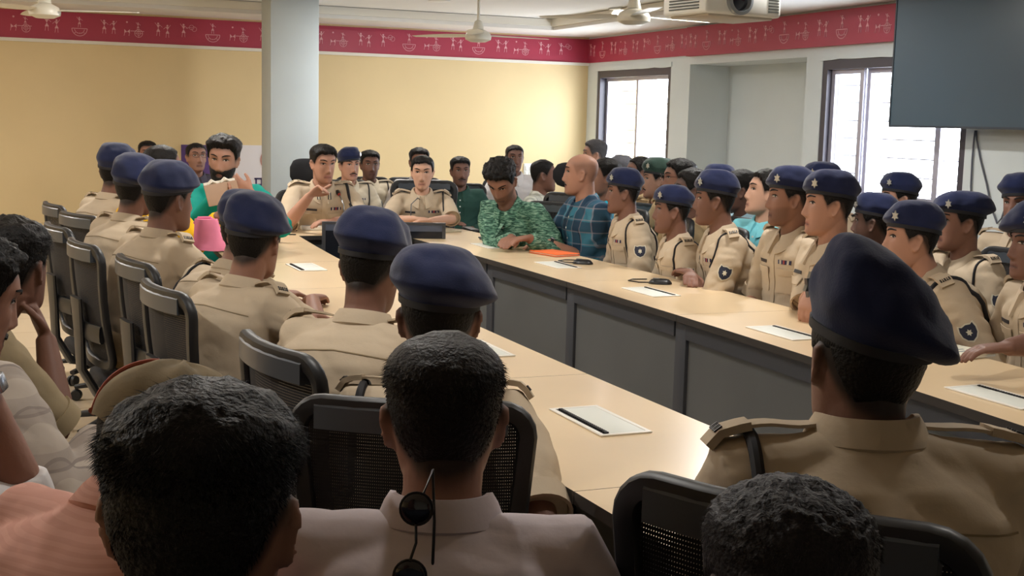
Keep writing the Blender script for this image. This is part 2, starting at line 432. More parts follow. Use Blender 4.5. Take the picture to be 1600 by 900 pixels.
# ---------------------------------------------------------------- the person
def person(label, who, px, py, D, bh, hh=None, pitch=0, roll=0, lean=8, arms=('lap', 'lap'), skin='dark', shirt='khaki', sleeve='half', trousers='khaki',
           hat=None, hair='short', stubble=0, moustache=False, beard=False, glasses=False, hs=1.0, bs=1.0, fem=False, face=True, group=None, beretp=None,
           strands=0, hip=None, gear=(), fat=1.0, hcol=(18, 15, 14), voxel=None, stand=False, twist=0, chair='mesh', hairp=None, torso=None, seedv=None, chin=1.0, neck=1.0, cat='person', kneedir=0, shrug=0):
    hh = bh if hh is None else hh
    seed = (abs(hash((round(px), round(py)))) % 97)/7.0 if seedv is None else seedv
    Hc = at(px, py, D); vox = voxel or max(.0052, min(.0072, .0009*D))
    a = rad(bh); l = rad(lean); hz0 = .53 if hip is None else hip
    if stand: hz0 = .88
    u = Vector((0, math.sin(l), math.cos(l))); f = Vector((0, math.cos(l), -math.sin(l))); X = Vector((1, 0, 0))
    l2 = l*.6; nv = Vector((0, .045*math.cos(l2)+.150*math.sin(l2), .150*math.cos(l2)*neck-.045*math.sin(l2)))*(.5+.5*hs)
    Lt = (Hc.z-hz0-nv.z)/math.cos(l)
    lo, hi_ = (torso or (.42*bs, .60*bs))
    Ltc = max(lo, min(hi_, Lt)); hz = Hc.z-nv.z-Ltc*math.cos(l)
    Hl = Vector((0, 0, hz))+u*Ltc+nv                       # head centre, local (hip over the origin)
    Rz = Matrix.Rotation(-a, 4, 'Z')
    off = Rz @ Vector((Hl.x, Hl.y, 0))
    base = Vector((Hc.x-off.x, Hc.y-off.y, 0))
    hipc = Vector((0, 0, hz)); c7 = hipc+u*Ltc
    T = lambda p: Vector(p)
    # head matrix in local space
    da = rad(hh-bh)
    MH = Matrix.Translation(Hl) @ Matrix.Rotation(-da, 4, 'Z') @ Matrix.Rotation(rad(-pitch), 4, 'X') @ Matrix.Rotation(rad(roll), 4, 'Y') @ Matrix.Scale(hs, 4)
    W = bs*fat
    RT = Matrix.Rotation(rad(-twist), 3, u)
    SX = RT @ X; SF = RT @ f
    shc = c7-u*.052*bs+f*.012
    sh = {1: shc+SX*.172*bs+u*shrug, -1: shc-SX*.172*bs+u*shrug}
    arm = {}
    for s_, spec in ((1, arms[0]), (-1, arms[1])):
        pole = Vector((s_*.55, -.25, -.8)); pn = Vector((0, 0, -1)); hd = None; cu = .35; fg = None
        if isinstance(spec, dict):
            if 'w' in spec:                                 # wrist target given in the world
                w = Rz.inverted() @ (Vector(spec['w'])-base)
            else: w = Vector(spec['l'])
            pole = Vector(spec.get('pole', pole)); pn = Vector(spec.get('n', pn)); hd = spec.get('d'); cu = spec.get('curl', cu); fg = spec.get('f')
        elif spec == 'lap': w = Vector((s_*.09, .24, hz+.11)); hd = Vector((-s_*.35, 1, -.15))
        elif spec == 'table': w = Vector((s_*.10, sh[s_].y+.34, .79)); hd = Vector((-s_*.55, 1, -.05)); pole = Vector((s_*.8, -.2, -.6))
        elif spec == 'fold': w = Vector((-s_*.05, sh[s_].y+.24, .79 if s_ > 0 else .80)); hd = Vector((-s_*1, .35, -.02)); pole = Vector((s_*1, .1, -.5))
        elif spec == 'edge': w = Vector((s_*.11, sh[s_].y+.15, .785)); hd = Vector((-s_*.7, 1, -.05)); pole = Vector((s_*.45, -.3, -.8))
        elif spec == 'foldin': w = Vector((-s_*.02, sh[s_].y+.165, .79 if s_ > 0 else .80)); hd = Vector((-s_*1, .2, -.02)); pole = Vector((s_*.7, -.1, -.7))
        elif spec == 'near': w = Vector((s_*.08, sh[s_].y+.28, .79)); hd = Vector((-s_*.55, 1, -.05)); pole = Vector((s_*.30, -.25, -.9))
        elif spec == 'down': w = Vector((s_*.24, sh[s_].y+.10, hz+.06)); hd = Vector((0, .8, -.6)); pn = Vector((-s_, 0, 0))
        elif spec == 'knees': w = Vector((s_*.14, .36, hz+.08)); hd = Vector((-s_*.3, 1, -.3))
        el, w = ik(sh[s_], w, pole, .285*bs, .25*bs)
        if hd is None: hd = (w-el)
        arm[s_] = (sh[s_], el, w, Vector(hd).normalized(), pn, cu, fg)
    lg = {}
    kd = rad(kneedir)
    for s_ in (1, -1):
        hj = hipc+X*s_*.09*bs
        if stand: kn = hj+Vector((s_*.01, .02, -.42)); an = Vector((kn.x, kn.y-.02, .085))
        else:
            kn = hj+Matrix.Rotation(-kd, 3, 'Z') @ Vector((s_*.07, .41*bs, .01-.0)); an = kn+Matrix.Rotation(-kd, 3, 'Z') @ Vector((-s_*.02, -.03, 0)); an.z = .085
        lg[s_] = (hj, kn, an)
    tors = [(.00, .165, .115), (.10, .168, .122), (.25, .160, .122), (.42, .156, .116), (.58, .166, .117), (.72, .178, .120), (.82, .176, .112), (.90, .145, .090), (.96, .092, .066), (1.0, .066, .058)]
    bend = lambda t: f*(-.02*math.sin(PI*t))+f*(.02 if t < .4 else .012)
    def torso_rings(mb, g, t0=0, t1=1.0, belly=0):
        R = []
        for t, w, d in tors:
            if t < t0 or t > t1: continue
            cc = hipc+u*Ltc*t+bend(t)
            k = smoothstep(.45, .85, np.array(t)); ax = X.lerp(SX, float(k)); af = f.lerp(SF, float(k))
            wf = W if t < .75 else bs
            R.append(ell(cc+af*belly*math.exp(-((t-.22)/.2)**2), w*wf+g*(1 if t < .93 else .5), d*(W if t < .8 else bs)+g*(1 if t < .93 else .5)+belly*.6*math.exp(-((t-.22)/.2)**2), ax, af))
        mb.loft(R)
    body = MB(); torso_rings(body, -.006)
    nb = c7-u*.05+f*.01; nt = MH @ Vector((0, -.022, -.05))
    body.tube([nb, c7+f*.018, (c7+f*.02).lerp(nt, .5), nt, MH @ Vector((0, -.012, .0))], [.068, .060*bs, .0545*hs*(1.0 if not fem else .88), .056*hs*(1.0 if not fem else .88), .05*hs], n=20)
    add_head(body, MH, fem, chin)
    for s_ in (1, -1):
        S_, E_, W_, hd, pn, cu, fg = arm[s_]
        q = bs*(.88 if fem else 1)
        body.tube([S_-SX*s_*.06-u*.01, S_-u*.012-SX*s_*.012, S_.lerp(E_, .25), S_.lerp(E_, .6), E_, E_.lerp(W_, .3), W_], [.04*q, .040*q, .042*q, .042*q, .039*q, .043*q, .026*q], n=16)
        add_hand(body, W_+(W_-E_).normalized()*.004, hd, pn, s_, cu, .93*bs, fg)
        hj, kn, an = lg[s_]
        body.tube([hj-Vector((0, .02, 0)), hj.lerp(kn, .5), kn, kn.lerp(an, .35), an], [.078, .068, .05, .05, .034], n=14)
        body.tube([an+Vector((0, -.03, -.02)), an+Vector((0, .05, -.035)), an+Vector((0, .15, -.06))], [.035, .034, .02], n=12)
    me = remesh(body, vox, 1, .35)
    me.materials.append(mat_attr('skin'))
    co = get_co(me); Mi = np.array(MH.inverted()); hl = co @ Mi[:3, :3].T+Mi[:3, 3]
    base_c = np.array(lin(SKIN[skin])[:3]); colr = np.tile(base_c, (len(co), 1))
    nz = np.array([noise.noise(Vector(p)*14) for p in co[::1]]) if len(co) < 90000 else np.zeros(len(co))
    colr *= (1+.10*nz)[:, None]
    x, y, z = hl.T; ih = (z > -.16) & (z < .13) & (np.abs(x) < .1) & (np.abs(y) < .13)
    g = lambda v, s: np.exp(-(v/s)**2)
    lipm = ih*(y > .05)*g(z+.068, .0095)*smoothstep(.030, .020, np.abs(x)); lc = np.array(lin((150, 84, 78) if skin in ('fair', 'light') else (92, 52, 48))[:3])
    colr = colr*(1-.75*lipm[:, None])+lc*.75*lipm[:, None]
    ml = ih*(y > .05)*g(z+.069+6*x*x, .0028)*smoothstep(.030, .022, np.abs(x)); colr = colr*(1-.6*ml[:, None])
    nm = ih*(y > .06)*g(z+.0455, .0035)*g(np.abs(x)-.0085, .0045); colr = colr*(1-.6*nm[:, None])
    ph = np.arctan2(x, y); hln = hairline(ph, 'normal'); hc = np.array(lin(hcol)[:3])
    notear = smoothstep(.087, .078, np.abs(x))
    if hair != 'bald':
        hm = ih*smoothstep(-.022, .012, z-hln)*notear*.93
        colr = colr*(1-hm[:, None])+hc*hm[:, None]
    else:
        hm = ih*smoothstep(-.02, .02, z-hln)*notear*smoothstep(.085, .05, z)*.35
        colr = colr*(1-hm[:, None])+hc*hm[:, None]
    if stubble or beard:
        bm_ = ih*smoothstep(-.040, -.060, z-.02*np.clip(np.abs(x)/.06, 0, 1))*smoothstep(-.0, .03, y)*(1-.6*g(z+.068, .008)*g(x, .02))
        k = .95 if beard else stubble
        colr = colr*(1-k*bm_[:, None])+hc*k*bm_[:, None]
    att = me.color_attributes.new('Col', 'FLOAT_COLOR', 'POINT')
    att.data.foreach_set('color', np.concatenate([colr, np.ones((len(co), 1))], 1).astype(np.float32).ravel())
    P = link('person', me, None, True, 0); P.location = base; P.rotation_euler = (0, 0, -a)
    tag(P, label, cat, group)
    # --- clothes
    th = dict(khaki=.012, loose=.016).get(shirt, .013)
    sm = MB(); torso_rings(sm, th, 0, 1.0, .02 if fat > 1.02 else .008)
    for s_ in (1, -1):
        S_, E_, W_, *_r = arm[s_]; q = bs*(.9 if fem else 1)
        pts = [S_-SX*s_*.08-u*.01, S_-SX*s_*.012+u*.004, S_.lerp(E_, .25), S_.lerp(E_, .62)]; rs = [.075*q, .069*q, .067*q, .066*q]
        if sleeve == 'half': pts += [S_.lerp(E_, .86), S_.lerp(E_, .93)]; rs += [.066*q, .066*q]
        else:
            pts += [S_.lerp(E_, .85), E_, E_.lerp(W_, .12)]; rs += [.060*q, .057*q, .056*q]
            if sleeve == 'long': pts += [E_.lerp(W_, .6), E_.lerp(W_, .95)]; rs += [.047*q, .040*q]
            else: pts += [E_.lerp(W_, .28)]; rs += [.055*q]
        sm.tube(pts, rs, n=18)
        # trapezius slope
        sm.tube([c7-u*.022+SX*s_*.03, c7-u*.044+SX*s_*.10+f*.0, S_-SX*s_*.02+u*.004], [.044*bs, .050*bs, .062*bs], n=14)
    sv = .0072 if D < 3 else (.008 if D < 6.5 else .0095)
    shm = remesh(sm, sv, 5, .5)
    sc = get_co(shm); sn = get_no(shm)
    amp = .0085 if D < 4 else .0075
    lows = (sc-np.array(hipc)) @ np.array(u)/max(Ltc, .1)
    for i in range(len(sc)):
        p = sc[i]; low = 1.0-.62*min(1, max(0, (lows[i]-.3)/.5))+(.35 if abs(p[0]) > .20 else 0)
        v = Vector((p[0]*9+seed, p[1]*9, p[2]*17+p[0]*6)); w_ = abs(noise.noise(v))
        w2 = noise.noise(Vector((p[0]*24, p[1]*24, p[2]*30+seed)))
        sc[i] = p+sn[i]*((w_-.22)*2.0*amp*low+w2*.0012)
    set_co(shm, sc)
    bv = bvh_of(shm)
    SM = SHIRTS[shirt]() if shirt in SHIRTS else mat('shirt_'+shirt, (200, 200, 200))
    shm.materials.append(SM)
    so = link('shirt', shm, P, True, 0)
    # trousers and shoes
    tm = MB()
    tm.loft([ell(hipc+u*Ltc*t+f*.005, w*W, d*W, X, f) for t, w, d in ((-.10, .12, .09), (-.03, .170, .122), (.08, .180, .132), (.16, .174, .130))])
    for s_ in (1, -1):
        hj, kn, an = lg[s_]
        tm.tube([hj-Vector((0, .04, 0)), hj.lerp(kn, .3), hj.lerp(kn, .7), kn, kn.lerp(an, .2), kn.lerp(an, .7), an+Vector((0, 0, .01))], [.088*bs, .088*bs, .078*bs, .069*bs, .066*bs, .06, .058], n=16)
    trm = remesh(tm, .011, 4, .5); tc_ = get_co(trm); tn = get_no(trm)
    for i in range(len(tc_)):
        p = tc_[i]; tc_[i] = p+tn[i]*(abs(noise.noise(Vector((p[0]*12+seed, p[1]*20, p[2]*14))))-.2)*.007
    set_co(trm, tc_); trm.materials.append(TROUSERS[trousers]()); link('trousers', trm, P, True, 0)
    for s_ in (1, -1):
        hj, kn, an = lg[s_]; fw = Matrix.Rotation(-kd, 3, 'Z') @ Vector((0, 1, 0)); sx = Vector((fw.y, -fw.x, 0)); m = MB(); R = []
        for yy, w, h in ((-.075, .028, .06), (-.06, .038, .075), (-.01, .041, .08), (.06, .045, .06), (.13, .046, .042), (.18, .036, .033), (.20, .018, .022)):
            cc = Vector((an.x, an.y, 0))+fw*yy
            R.append([cc+sx*w*math.cos(t)+Vector((0, 0, max(.001, h*.5+h*.5*math.copysign(abs(math.sin(t))**.7, math.sin(t))))) for t in [2*PI*i/14 for i in range(14)]])
        m.loft(R).build('shoe', mat('shoe_leather', (32, 24, 20), .4), P)
    # collar
    if shirt not in ('tee', 'sari'):
        cm = MB(); cen = c7+f*.026+u*.016; secs = []; CN = 40
        for i in range(CN+1):
            t = rad(14)+(2*PI-rad(28))*i/CN; fr = math.cos(t)             # 0 = front
            rx, ry = .064*bs, .063*bs
            o = SX*math.sin(t)+SF*math.cos(t); zz = -.030*max(0, fr)-.0*fr
            b = cen+SX*math.sin(t)*rx+SF*math.cos(t)*ry+u*(zz-.012)
            pt = max(0, (fr+.15)/1.15)**1.6
            secs.append([b-o*.002-u*.012, b+u*(.034-.012*max(0, fr))-o*.004, b+u*(.035-.012*max(0, fr))+o*.004, b+u*(.022-.006*max(0, fr))+o*.012, b+o*(.022+.030*pt)-u*(.004+.056*pt), b+o*(.016+.028*pt)-u*(.012+.052*pt)])
        cm.loft(secs, closed=True); cm.build('collar', SM, so, True, 50)
    if sleeve == 'half':
        for s_ in (1, -1):
            S_, E_, W_, *_r = arm[s_]; q = bs*(.9 if fem else 1); dn = (E_-S_).normalized(); k1 = dn.cross(Vector((.3, .5, .81))).normalized(); k2 = dn.cross(k1); secs = []
            for i in range(24):
                t = 2*PI*i/24; o = k1*math.cos(t)+k2*math.sin(t); a0 = S_.lerp(E_, .80)+o*.0668*q; a1 = S_.lerp(E_, .965)+o*.0685*q
                secs.append([a0-o*.004, a0+o*.0035, a1+o*.0035, a1-o*.004])
            MB().loop(secs).build('sleeve_cuff', SM, so, True, 50)
    camdir = math.degrees(math.atan2(-base.x, -base.y)); facing = abs((camdir-bh+180) % 360-180)   # 0: chest to the camera
    if shirt.startswith('khaki') or shirt in ('pale_khaki',):
        dk = mat('dark_cord', (22, 22, 28), .7); tagm = mat('metal_letters', (120, 112, 98), .35, .7); dkl = mat('black_letters', (28, 26, 26), .5)
        epm = mat('epaulette_cloth', (176, 156, 126), .8, bump=.1) if shirt == 'khaki' else SM
        for s_ in (1, -1):
            qs = np.linspace(.078, .205*bs, 12); top = [drape(bv, c7+SX*s_*q+SF*.016+u*.14, -u, .004) for q in qs]
            A_, B_ = top[0], top[-1]
            path = [top[i]+u*(.008*math.sin(PI*i/11)+.002) for i in range(12)]
            def strap(i0, i1, hw, lift, th, name, m, par):
                R = []
                for i in range(i0, i1+1):
                    tt = (path[min(i+1, 11)]-path[max(i-1, 0)]).normalized(); nn = (u-tt*u.dot(tt)).normalized(); w_ = hw*(.72 if i == 0 else (.9 if i == 1 else 1))
                    p = path[i]+nn*lift; R.append([p-SF*w_, p+SF*w_, p+SF*w_+nn*th, p-SF*w_+nn*th])
                return MB().loft(R).build(name, m, par, True, 50)
            ep = strap(0, 11, .022, 0, .005, 'epaulette', SM, so)
            nn = u
            if 'pips' not in gear:
                sl = strap(7, 11, .0245, -.003, .0125, 'epaulette_slide', SM, ep)
                lm = MB(); tt = (path[11]-path[9]).normalized(); nl = (u-tt*u.dot(tt)).normalized()
                for k in range(5):
                    c0 = path[10]+SF*(k-2)*.0082+nl*.0105; Rl = Matrix((tt, SF, nl)).transposed()
                    lm.box(c0, (.014, .0022 if k % 2 else .0048, .0025), Rl)
                    if k % 2: lm.box(c0+tt*.005, (.003, .0058, .0025), Rl)
                lm.build('shoulder_letters', dkl, sl, False)
            else:
                for k in range(3):
                    c0 = path[3+3*k]+u*.006; tt = (path[min(11, 4+3*k)]-path[2+3*k]).normalized(); nl = (u-tt*u.dot(tt)).normalized()
                    MB().prism([(a_*.012, b_*.012) for a_, b_ in STAR], 0, .004, Matrix.Translation(c0) @ Matrix((tt, SF, nl)).transposed().to_4x4()).build('star_pip', mat('silver_pip', (215, 205, 180), .3, .6), ep, False)
        # shield patch on the left sleeve
        S_, E_, W_, *_r = arm[-1]; dn = (E_-S_).normalized(); od = (-SX-dn*(-SX).dot(dn)).normalized()
        od = (od*.9+SF*.25).normalized(); od = (od-dn*od.dot(dn)).normalized(); ax = od.cross(dn)
        cc = S_.lerp(E_, .45)+od*.2
        if 'nopatch' not in gear:
            q1 = polypatch(bv, cc, ax, -dn, -od, SHIELD, .0015, .001, 'shoulder_patch', mat('patch_cream', (206, 200, 180), .8), so)
            q2 = polypatch(bv, cc, ax, -dn, -od, [(x_*.84, y_*.84) for x_, y_ in SHIELD], .001, .0028, 'patch_field', mat('patch_navy', (38, 42, 60), .8), q1)
            polypatch(bv, cc-dn*-.002, ax, -dn, -od, [(x_*.011, y_*.014) for x_, y_ in STAR], .001, .0042, 'patch_emblem', mat('patch_cream', (206, 200, 180), .8), q1)
        if 'cord' in gear:
            pts = []; ctr = S_-SX*(-1)*(-.0)+SX*.018
            pu, pf = u, SF
            for k in range(26):
                t = 2*PI*k/26; dirv = (pu*math.cos(t)+pf*math.sin(t)); o = ctr+dirv*.25
                pts.append(drape(bv, o, -dirv, .003))
            MB().tube(pts, .0055 if 'thick' not in gear else .010, n=8, closed=True).build('shoulder_cord', dk, so)
        if facing < 115:
            # placket, pockets, name tag, ribbons
            front = lambda xx, tt, dd=.4: hipc+u*Ltc*tt+SX*xx+SF*dd
            patch(bv, [[front(j*.014, .30+.58*k/10) for j in (-1, 1)] for k in range(11)], -SF, .002, .001, 'button_placket', SM, so)
            for s_ in (1, -1):
                pk = patch(bv, [[front(s_*.080+j*.050, .50+.18*k/5) for j in (-1, -.5, 0, .5, 1)] for k in range(6)], -SF, .003, .001, 'chest_pocket', SM, so)
                patch(bv, [[front(s_*.080+j*.054, .66+.055*k/2) for j in (-1, -.5, 0, .5, 1)] for k in range(3)], -SF, .003, .005, 'pocket_flap', SM, pk)
            patch(bv, [[front(.080+j*.034, .745+.028*k) for j in (-1, 0, 1)] for k in range(2)], -SF, .002, .002, 'name_plate', mat('name_plate', (40, 40, 46), .4), so)
            if 'ribbon' in gear:
                rb = patch(bv, [[front(-.080+j*.036, .755+.035*k) for j in (-1, 0, 1)] for k in range(2)], -SF, .002, .002, 'ribbon_bar', mat('ribbon_navy', (44, 44, 78), .7), so)
                for k, cl in enumerate(((200, 190, 175), (150, 60, 60), (200, 190, 175))):
                    patch(bv, [[front(-.080+(k-1)*.022+j*.005, .755+.035*kk) for j in (-1, 1)] for kk in range(2)], -SF, .001, .0045, 'ribbon_stripe', mat('ribbon_%d' % cl[1], cl, .7), rb)
            patch(bv, [[hipc+u*Ltc*(.10+.045*k)+SX*j*.17+SF*.4 for j in np.linspace(-1, 1, 11)] for k in range(2)], -SF, .003, .002, 'belt', mat('belt_brown', (70, 44, 28), .4), so)
        if facing > 70:
            bk = lambda xx, tt: hipc+u*Ltc*tt+SX*xx-SF*.4
            patch(bv, [[bk(xx, .815+.006*j-.03*abs(xx)/.2) for j in (0, 1)] for xx in np.linspace(-.165*bs, .165*bs, 19)], SF, .0015, .0005, 'yoke_seam', mat('khaki_seam', (138, 120, 92), .9), so)
    if 'gorget' in gear:
        for s_ in (1, -1):
            c0 = c7+f*.03+SX*s_*.035+SF*.2-u*.045
            pg = patch(bv, [[c0+SX*j*.010+u*(.018*k-.018) for j in (-1, 0, 1)] for k in range(3)], -SF, .004, .012, 'gorget_patch', mat('gorget_dark', (30, 30, 36), .7), so)
            patch(bv, [[c0+SX*j*.003+u*(.018*k-.018) for j in (-1, 1)] for k in range(3)], -SF, .002, .0165, 'gorget_stripe', mat('patch_cream', (206, 200, 180), .8), pg)
    if 'buttons' in gear:
        for k in range(5):
            c0 = drape(bv, hipc+u*Ltc*(.35+.12*k)+SF*.4, -SF, .002); MB().lathe([(.0, -.001), (.006, -.001), (.006, .002), (.0, .002)], c0, 10, 'y').build('button', mat('button_pale', (220, 220, 214), .4), so)
        patch(bv, [[hipc+u*Ltc*(.30+.58*k/10)+SX*j*.015+SF*.4 for j in (-1, 1)] for k in range(11)], -SF, .002, .0005, 'button_placket', SM, so)
        patch(bv, [[hipc+u*Ltc*(.52+.17*k/5)-SX*.085+SX*j*.048+SF*.4 for j in (-1, 0, 1)] for k in range(6)], -SF, .0025, .0005, 'chest_pocket', SM, so)
    # --- hair, hat, face
    hm_ = mat('hair_%d_%d' % (hcol[0], hcol[1]), hcol, .5, bump=.5, bscale=160, spec=.22)
    hp = dict(tmax=.018, side=.004, rough=.004, freq=45, seed=seed)
    if hair == 'short': pass
    elif hair == 'crop': hp.update(tmax=.008, side=.003, rough=.002)
    elif hair == 'full': hp.update(tmax=.032, side=.010, rough=.008, freq=32)
    elif hair == 'curly': hp.update(tmax=.026, side=.008, rough=.012, freq=60)
    elif hair == 'receding': hp.update(tmax=.014, side=.005, kind='receding')
    elif hair == 'woman': hp.update(tmax=.010, side=.009, rough=.002)
    if hairp: hp.update(hairp)
    ho = None
    if hat == 'beret' or hat == 'green_beret': hp.update(tmax=.003, side=.0035, rough=.001)
    if hat == 'cap': hp.update(tmax=.003, side=.004, rough=.001)
    if hair != 'bald':
        ho = hair_mesh(MH, **hp).build('hair', hm_, P, True, 0)
        if strands: hair_strands(MH, strands, hp['tmax']*1.5, seed=int(seed*10)+1, tmax=hp['tmax']).build('hair_strands', hm_, ho, False)
    if hair == 'woman':
        MB().lathe([(.0, -.03), (.028, -.022), (.036, 0), (.028, .022), (.0, .03)], MH @ Vector((0, -.112, .0)), 20).build('hair_bun', hm_, P, True, 60)
    if hat in ('beret', 'green_beret'):
        kw = dict(seed=seed); kw.update(beretp or {})
        bmsh, band, q, o = beret_mesh(MH, **kw)
        bm_o = bmsh.build('beret', mat('beret_navy', (31, 38, 69), .95, bump=.10, bscale=260, var=.12, vscale=14, sheen=.25, spec=.12) if hat == 'beret' else mat('beret_green', (46, 66, 58), .95, bump=.35, bscale=220, sheen=.3, spec=.15), P, True, 0)
        band.build('beret_band', mat('beret_band', (18, 18, 26), .6), bm_o)
        bg = MB(); Rb = Matrix((Vector((o.y, -o.x, 0)), Vector((0, 0, 1)), -Vector(o))).transposed() if False else None
        sxv = Vector((o.y, -o.x, 0)).normalized(); ov = Vector(o)
        Mb = MH @ Matrix(((sxv.x, 0, ov.x, q.x), (sxv.y, 0, ov.y, q.y), (0, 1, 0, q.z), (0, 0, 0, 1)))
        bg.prism([(x_*.016, y_*.020) for x_, y_ in STAR], .001, .006, Mb).build('beret_badge', mat('badge_silver', (205, 205, 200), .3, .7), bm_o)
    if hat == 'cap':
        n = 60; ph_ = np.linspace(0, 2*PI, n, endpoint=False); rings = []
        for t in np.linspace(0, 1, 14):
            zz = .035+(.128-.035)*math.sin(t*PI/2); Pq = headsurf(np.full(n, min(zz, .113)), ph_); k = math.cos(t*PI/2)
            b0 = headsurf(np.full(n, .035), ph_)
            rings.append([MH @ Vector((b0[i][0]*(k**.7)*1.13, b0[i][1]*(k**.7)*1.13, zz+.012*noise.noise(Vector((b0[i][0]*20, b0[i][1]*20, zz*12))) )) for i in range(n)])
        cp = MB().loft(rings, cap0=False).build('cap_crown', mat('cap_khaki', (128, 112, 84), .9, bump=.2, var=.15, vscale=20), P, True, 0)
        bl = MB(); secs = []
        for i in range(21):
            t = -75+150*i/20; pnt = headsurf(np.array([.036]), np.array([rad(t)]))[0]*np.array([1.12, 1.12, 1]); ext = .075*math.cos(rad(t))**.8
            o = Vector((math.sin(rad(t))*.5, 1, -.12)).normalized(); b = Vector(pnt)
            secs.append([MH @ (b+Vector((0, 0, .003))), MH @ (b+o*ext+Vector((0, 0, .003))), MH @ (b+o*ext-Vector((0, 0, .002))), MH @ (b-Vector((0, 0, .003)))])
        bl.loft(secs).build('cap_brim', mat('cap_brim', (150, 136, 106), .9, bump=.2), cp)
        pp = MB(); pts = [MH @ Vector((rings_p[0], rings_p[1], rings_p[2])) for rings_p in [(-.10*math.cos(t)*.78, -.10*math.cos(t)*.62-.01, .036+.095*math.sin(t)) for t in np.linspace(0.0, PI*.42, 16)]]
        bv2 = bvh_of(cp.data); pts2 = [drape(bv2, p+(p-(MH @ Vector((0, 0, .02)))).normalized()*.1, -(p-(MH @ Vector((0, 0, .02)))).normalized(), .002) for p in pts]
        pp.tube(pts2, .004, n=8).build('cap_piping', mat('cap_red', (158, 78, 62), .8), cp)
    if face:
        bvb = bvh_of(me); fwd = (MH.to_3x3() @ Vector((0, 1, 0))).normalized(); ux = (MH.to_3x3() @ Vector((1, 0, 0))).normalized(); uz = (MH.to_3x3() @ Vector((0, 0, 1))).normalized()
        hq = lambda x_, z_: MH @ Vector((x_, .2, z_))
        ew = mat('eye_white', (200, 192, 184), .3); ei = mat('eye_iris', (30, 20, 16), .2)
        for s_ in (1, -1):
            alm = [(math.cos(t)*.0145, math.sin(t)*(.0054 if math.sin(t) > 0 else .0042)) for t in [2*PI*i/14 for i in range(14)]]
            eo = polypatch(bvb, hq(s_*.031, .0165), ux*hs, uz*hs, -fwd, alm, .0015, .0012, 'eye', ew, P)
            polypatch(bvb, hq(s_*.031, .0168), ux*hs, uz*hs, -fwd, [(math.cos(t)*.0062, math.sin(t)*.0050) for t in [2*PI*i/10 for i in range(10)]], .0006, .0029, 'iris', ei, eo)
            lidm = MB(); patch(bvb, [[hq(s_*.031+j*.015, .0165+.0052*(1-j*j)+k*.0028) for j in np.linspace(-1, 1, 7)] for k in (0, 1)], -fwd, .003, .001, mb=lidm); lidm.build('eyelid', mat('lash_dark', (24, 17, 14), .6), eo)
            bro = MB(); patch(bvb, [[hq(s_*.032+j*.020, .036+.005*(1-(j*s_*.8-.3)**2)+k*.0062*(1-.5*abs(j))) for j in np.linspace(-1, 1, 8)] for k in (0, 1)], -fwd, .003, .0005, mb=bro); bro.build('eyebrow', hm_, P)
        if moustache or beard:
            mu = MB(); patch(bvb, [[hq(j*.030, -.048-.010*abs(j)**1.6-k*.008*(1-.45*abs(j))) for j in np.linspace(-1, 1, 13)] for k in (0, 1)], -fwd, .005, .0005, mb=mu); mu.build('moustache', hm_, P)
        if glasses:
            gm = MB(); pe = MH @ Vector((0, .110, .016))
            for s_ in (1, -1):
                gm.tube([MH @ Vector((s_*.033+.025*math.cos(t), .108, .014+.018*math.sin(t))) for t in [2*PI*i/20 for i in range(20)]], .0016, n=6, closed=True)
                gm.tube([MH @ Vector((s_*.057, .106, .018)), MH @ Vector((s_*.080, .06, .02)), MH @ Vector((s_*.082, -.005, .018))], .0014, n=6)
            gm.tube([MH @ Vector((-.009, .110, .018)), MH @ Vector((.009, .110, .018))], .0016, n=6)
            gm.build('eyeglasses', mat('glasses_frame', (60, 56, 56), .3, .6), P)
    if beard:
        bm2 = MB(); R = []; bm_t = .008
        for z_ in np.linspace(-.118, -.030, 16):
            phs = np.linspace(-PI*.47, PI*.47, 40); hb = np.full(40, float(z_)); S = headsurf(hb, phs)
            m = smoothstep(-.030, -.052, hb-.022*(np.abs(phs)/(PI*.5))**2)*(1-.9*np.exp(-(S[:, 0]/.022)**2-((hb+.068)/.010)**2))
            ring = [Vector(S[i])+Vector((S[i][0], S[i][1]-.0, -.03)).normalized()*float(.006*m[i]-.006*(1-m[i])+.003*noise.noise(Vector(S[i])*70)*m[i]) for i in range(40)]
            inn = [Vector(S[i])*.86 for i in range(39, -1, -1)]
            R.append([MH @ p for p in ring+inn])
        bm2.loft(R).build('beard', hm_, P, True, 0)
    if 'watch' in gear or 'watch_left' in gear or 'thread' in gear:
        s_ = 1 if 'watch' in gear else -1
        S_, E_, W_, hd, pn, *_r = arm[s_]; dn = (W_-E_).normalized(); c0 = W_-dn*.018; pr = pn-dn*pn.dot(dn); pr.normalize(); sd = dn.cross(pr)
        wm = mat('watch_strap', (24, 26, 30), .4) if 'thread' not in gear else mat('wrist_thread', (214, 190, 160), .8)
        wb = MB().tube([c0+(pr*math.cos(t)+sd*math.sin(t))*.0305 for t in [2*PI*i/20 for i in range(20)]], (.004, .010) if 'thread' not in gear else .007, n=8, up=dn, closed=True) if False else MB()
        secs = []
        for i in range(22):
            t = 2*PI*i/22; o = pr*math.cos(t)+sd*math.sin(t); hw = .010 if 'thread' not in gear else .006
            secs.append([c0+o*.029-dn*hw, c0+o*.034-dn*hw, c0+o*.034+dn*hw, c0+o*.029+dn*hw])
        wb.loop(secs); wo = wb.build('wristwatch' if 'thread' not in gear else 'wrist_thread', wm, P)
        if 'thread' not in gear:
            MB().box(c0-pr*.037, (.030, .030, .010), Matrix((sd, dn, -pr)).transposed(), .004).build('watch_case', mat('watch_steel', (150, 152, 158), .25, .8), wo)
    DBG.append((who, base.copy(), hz, Lt, Ltc))
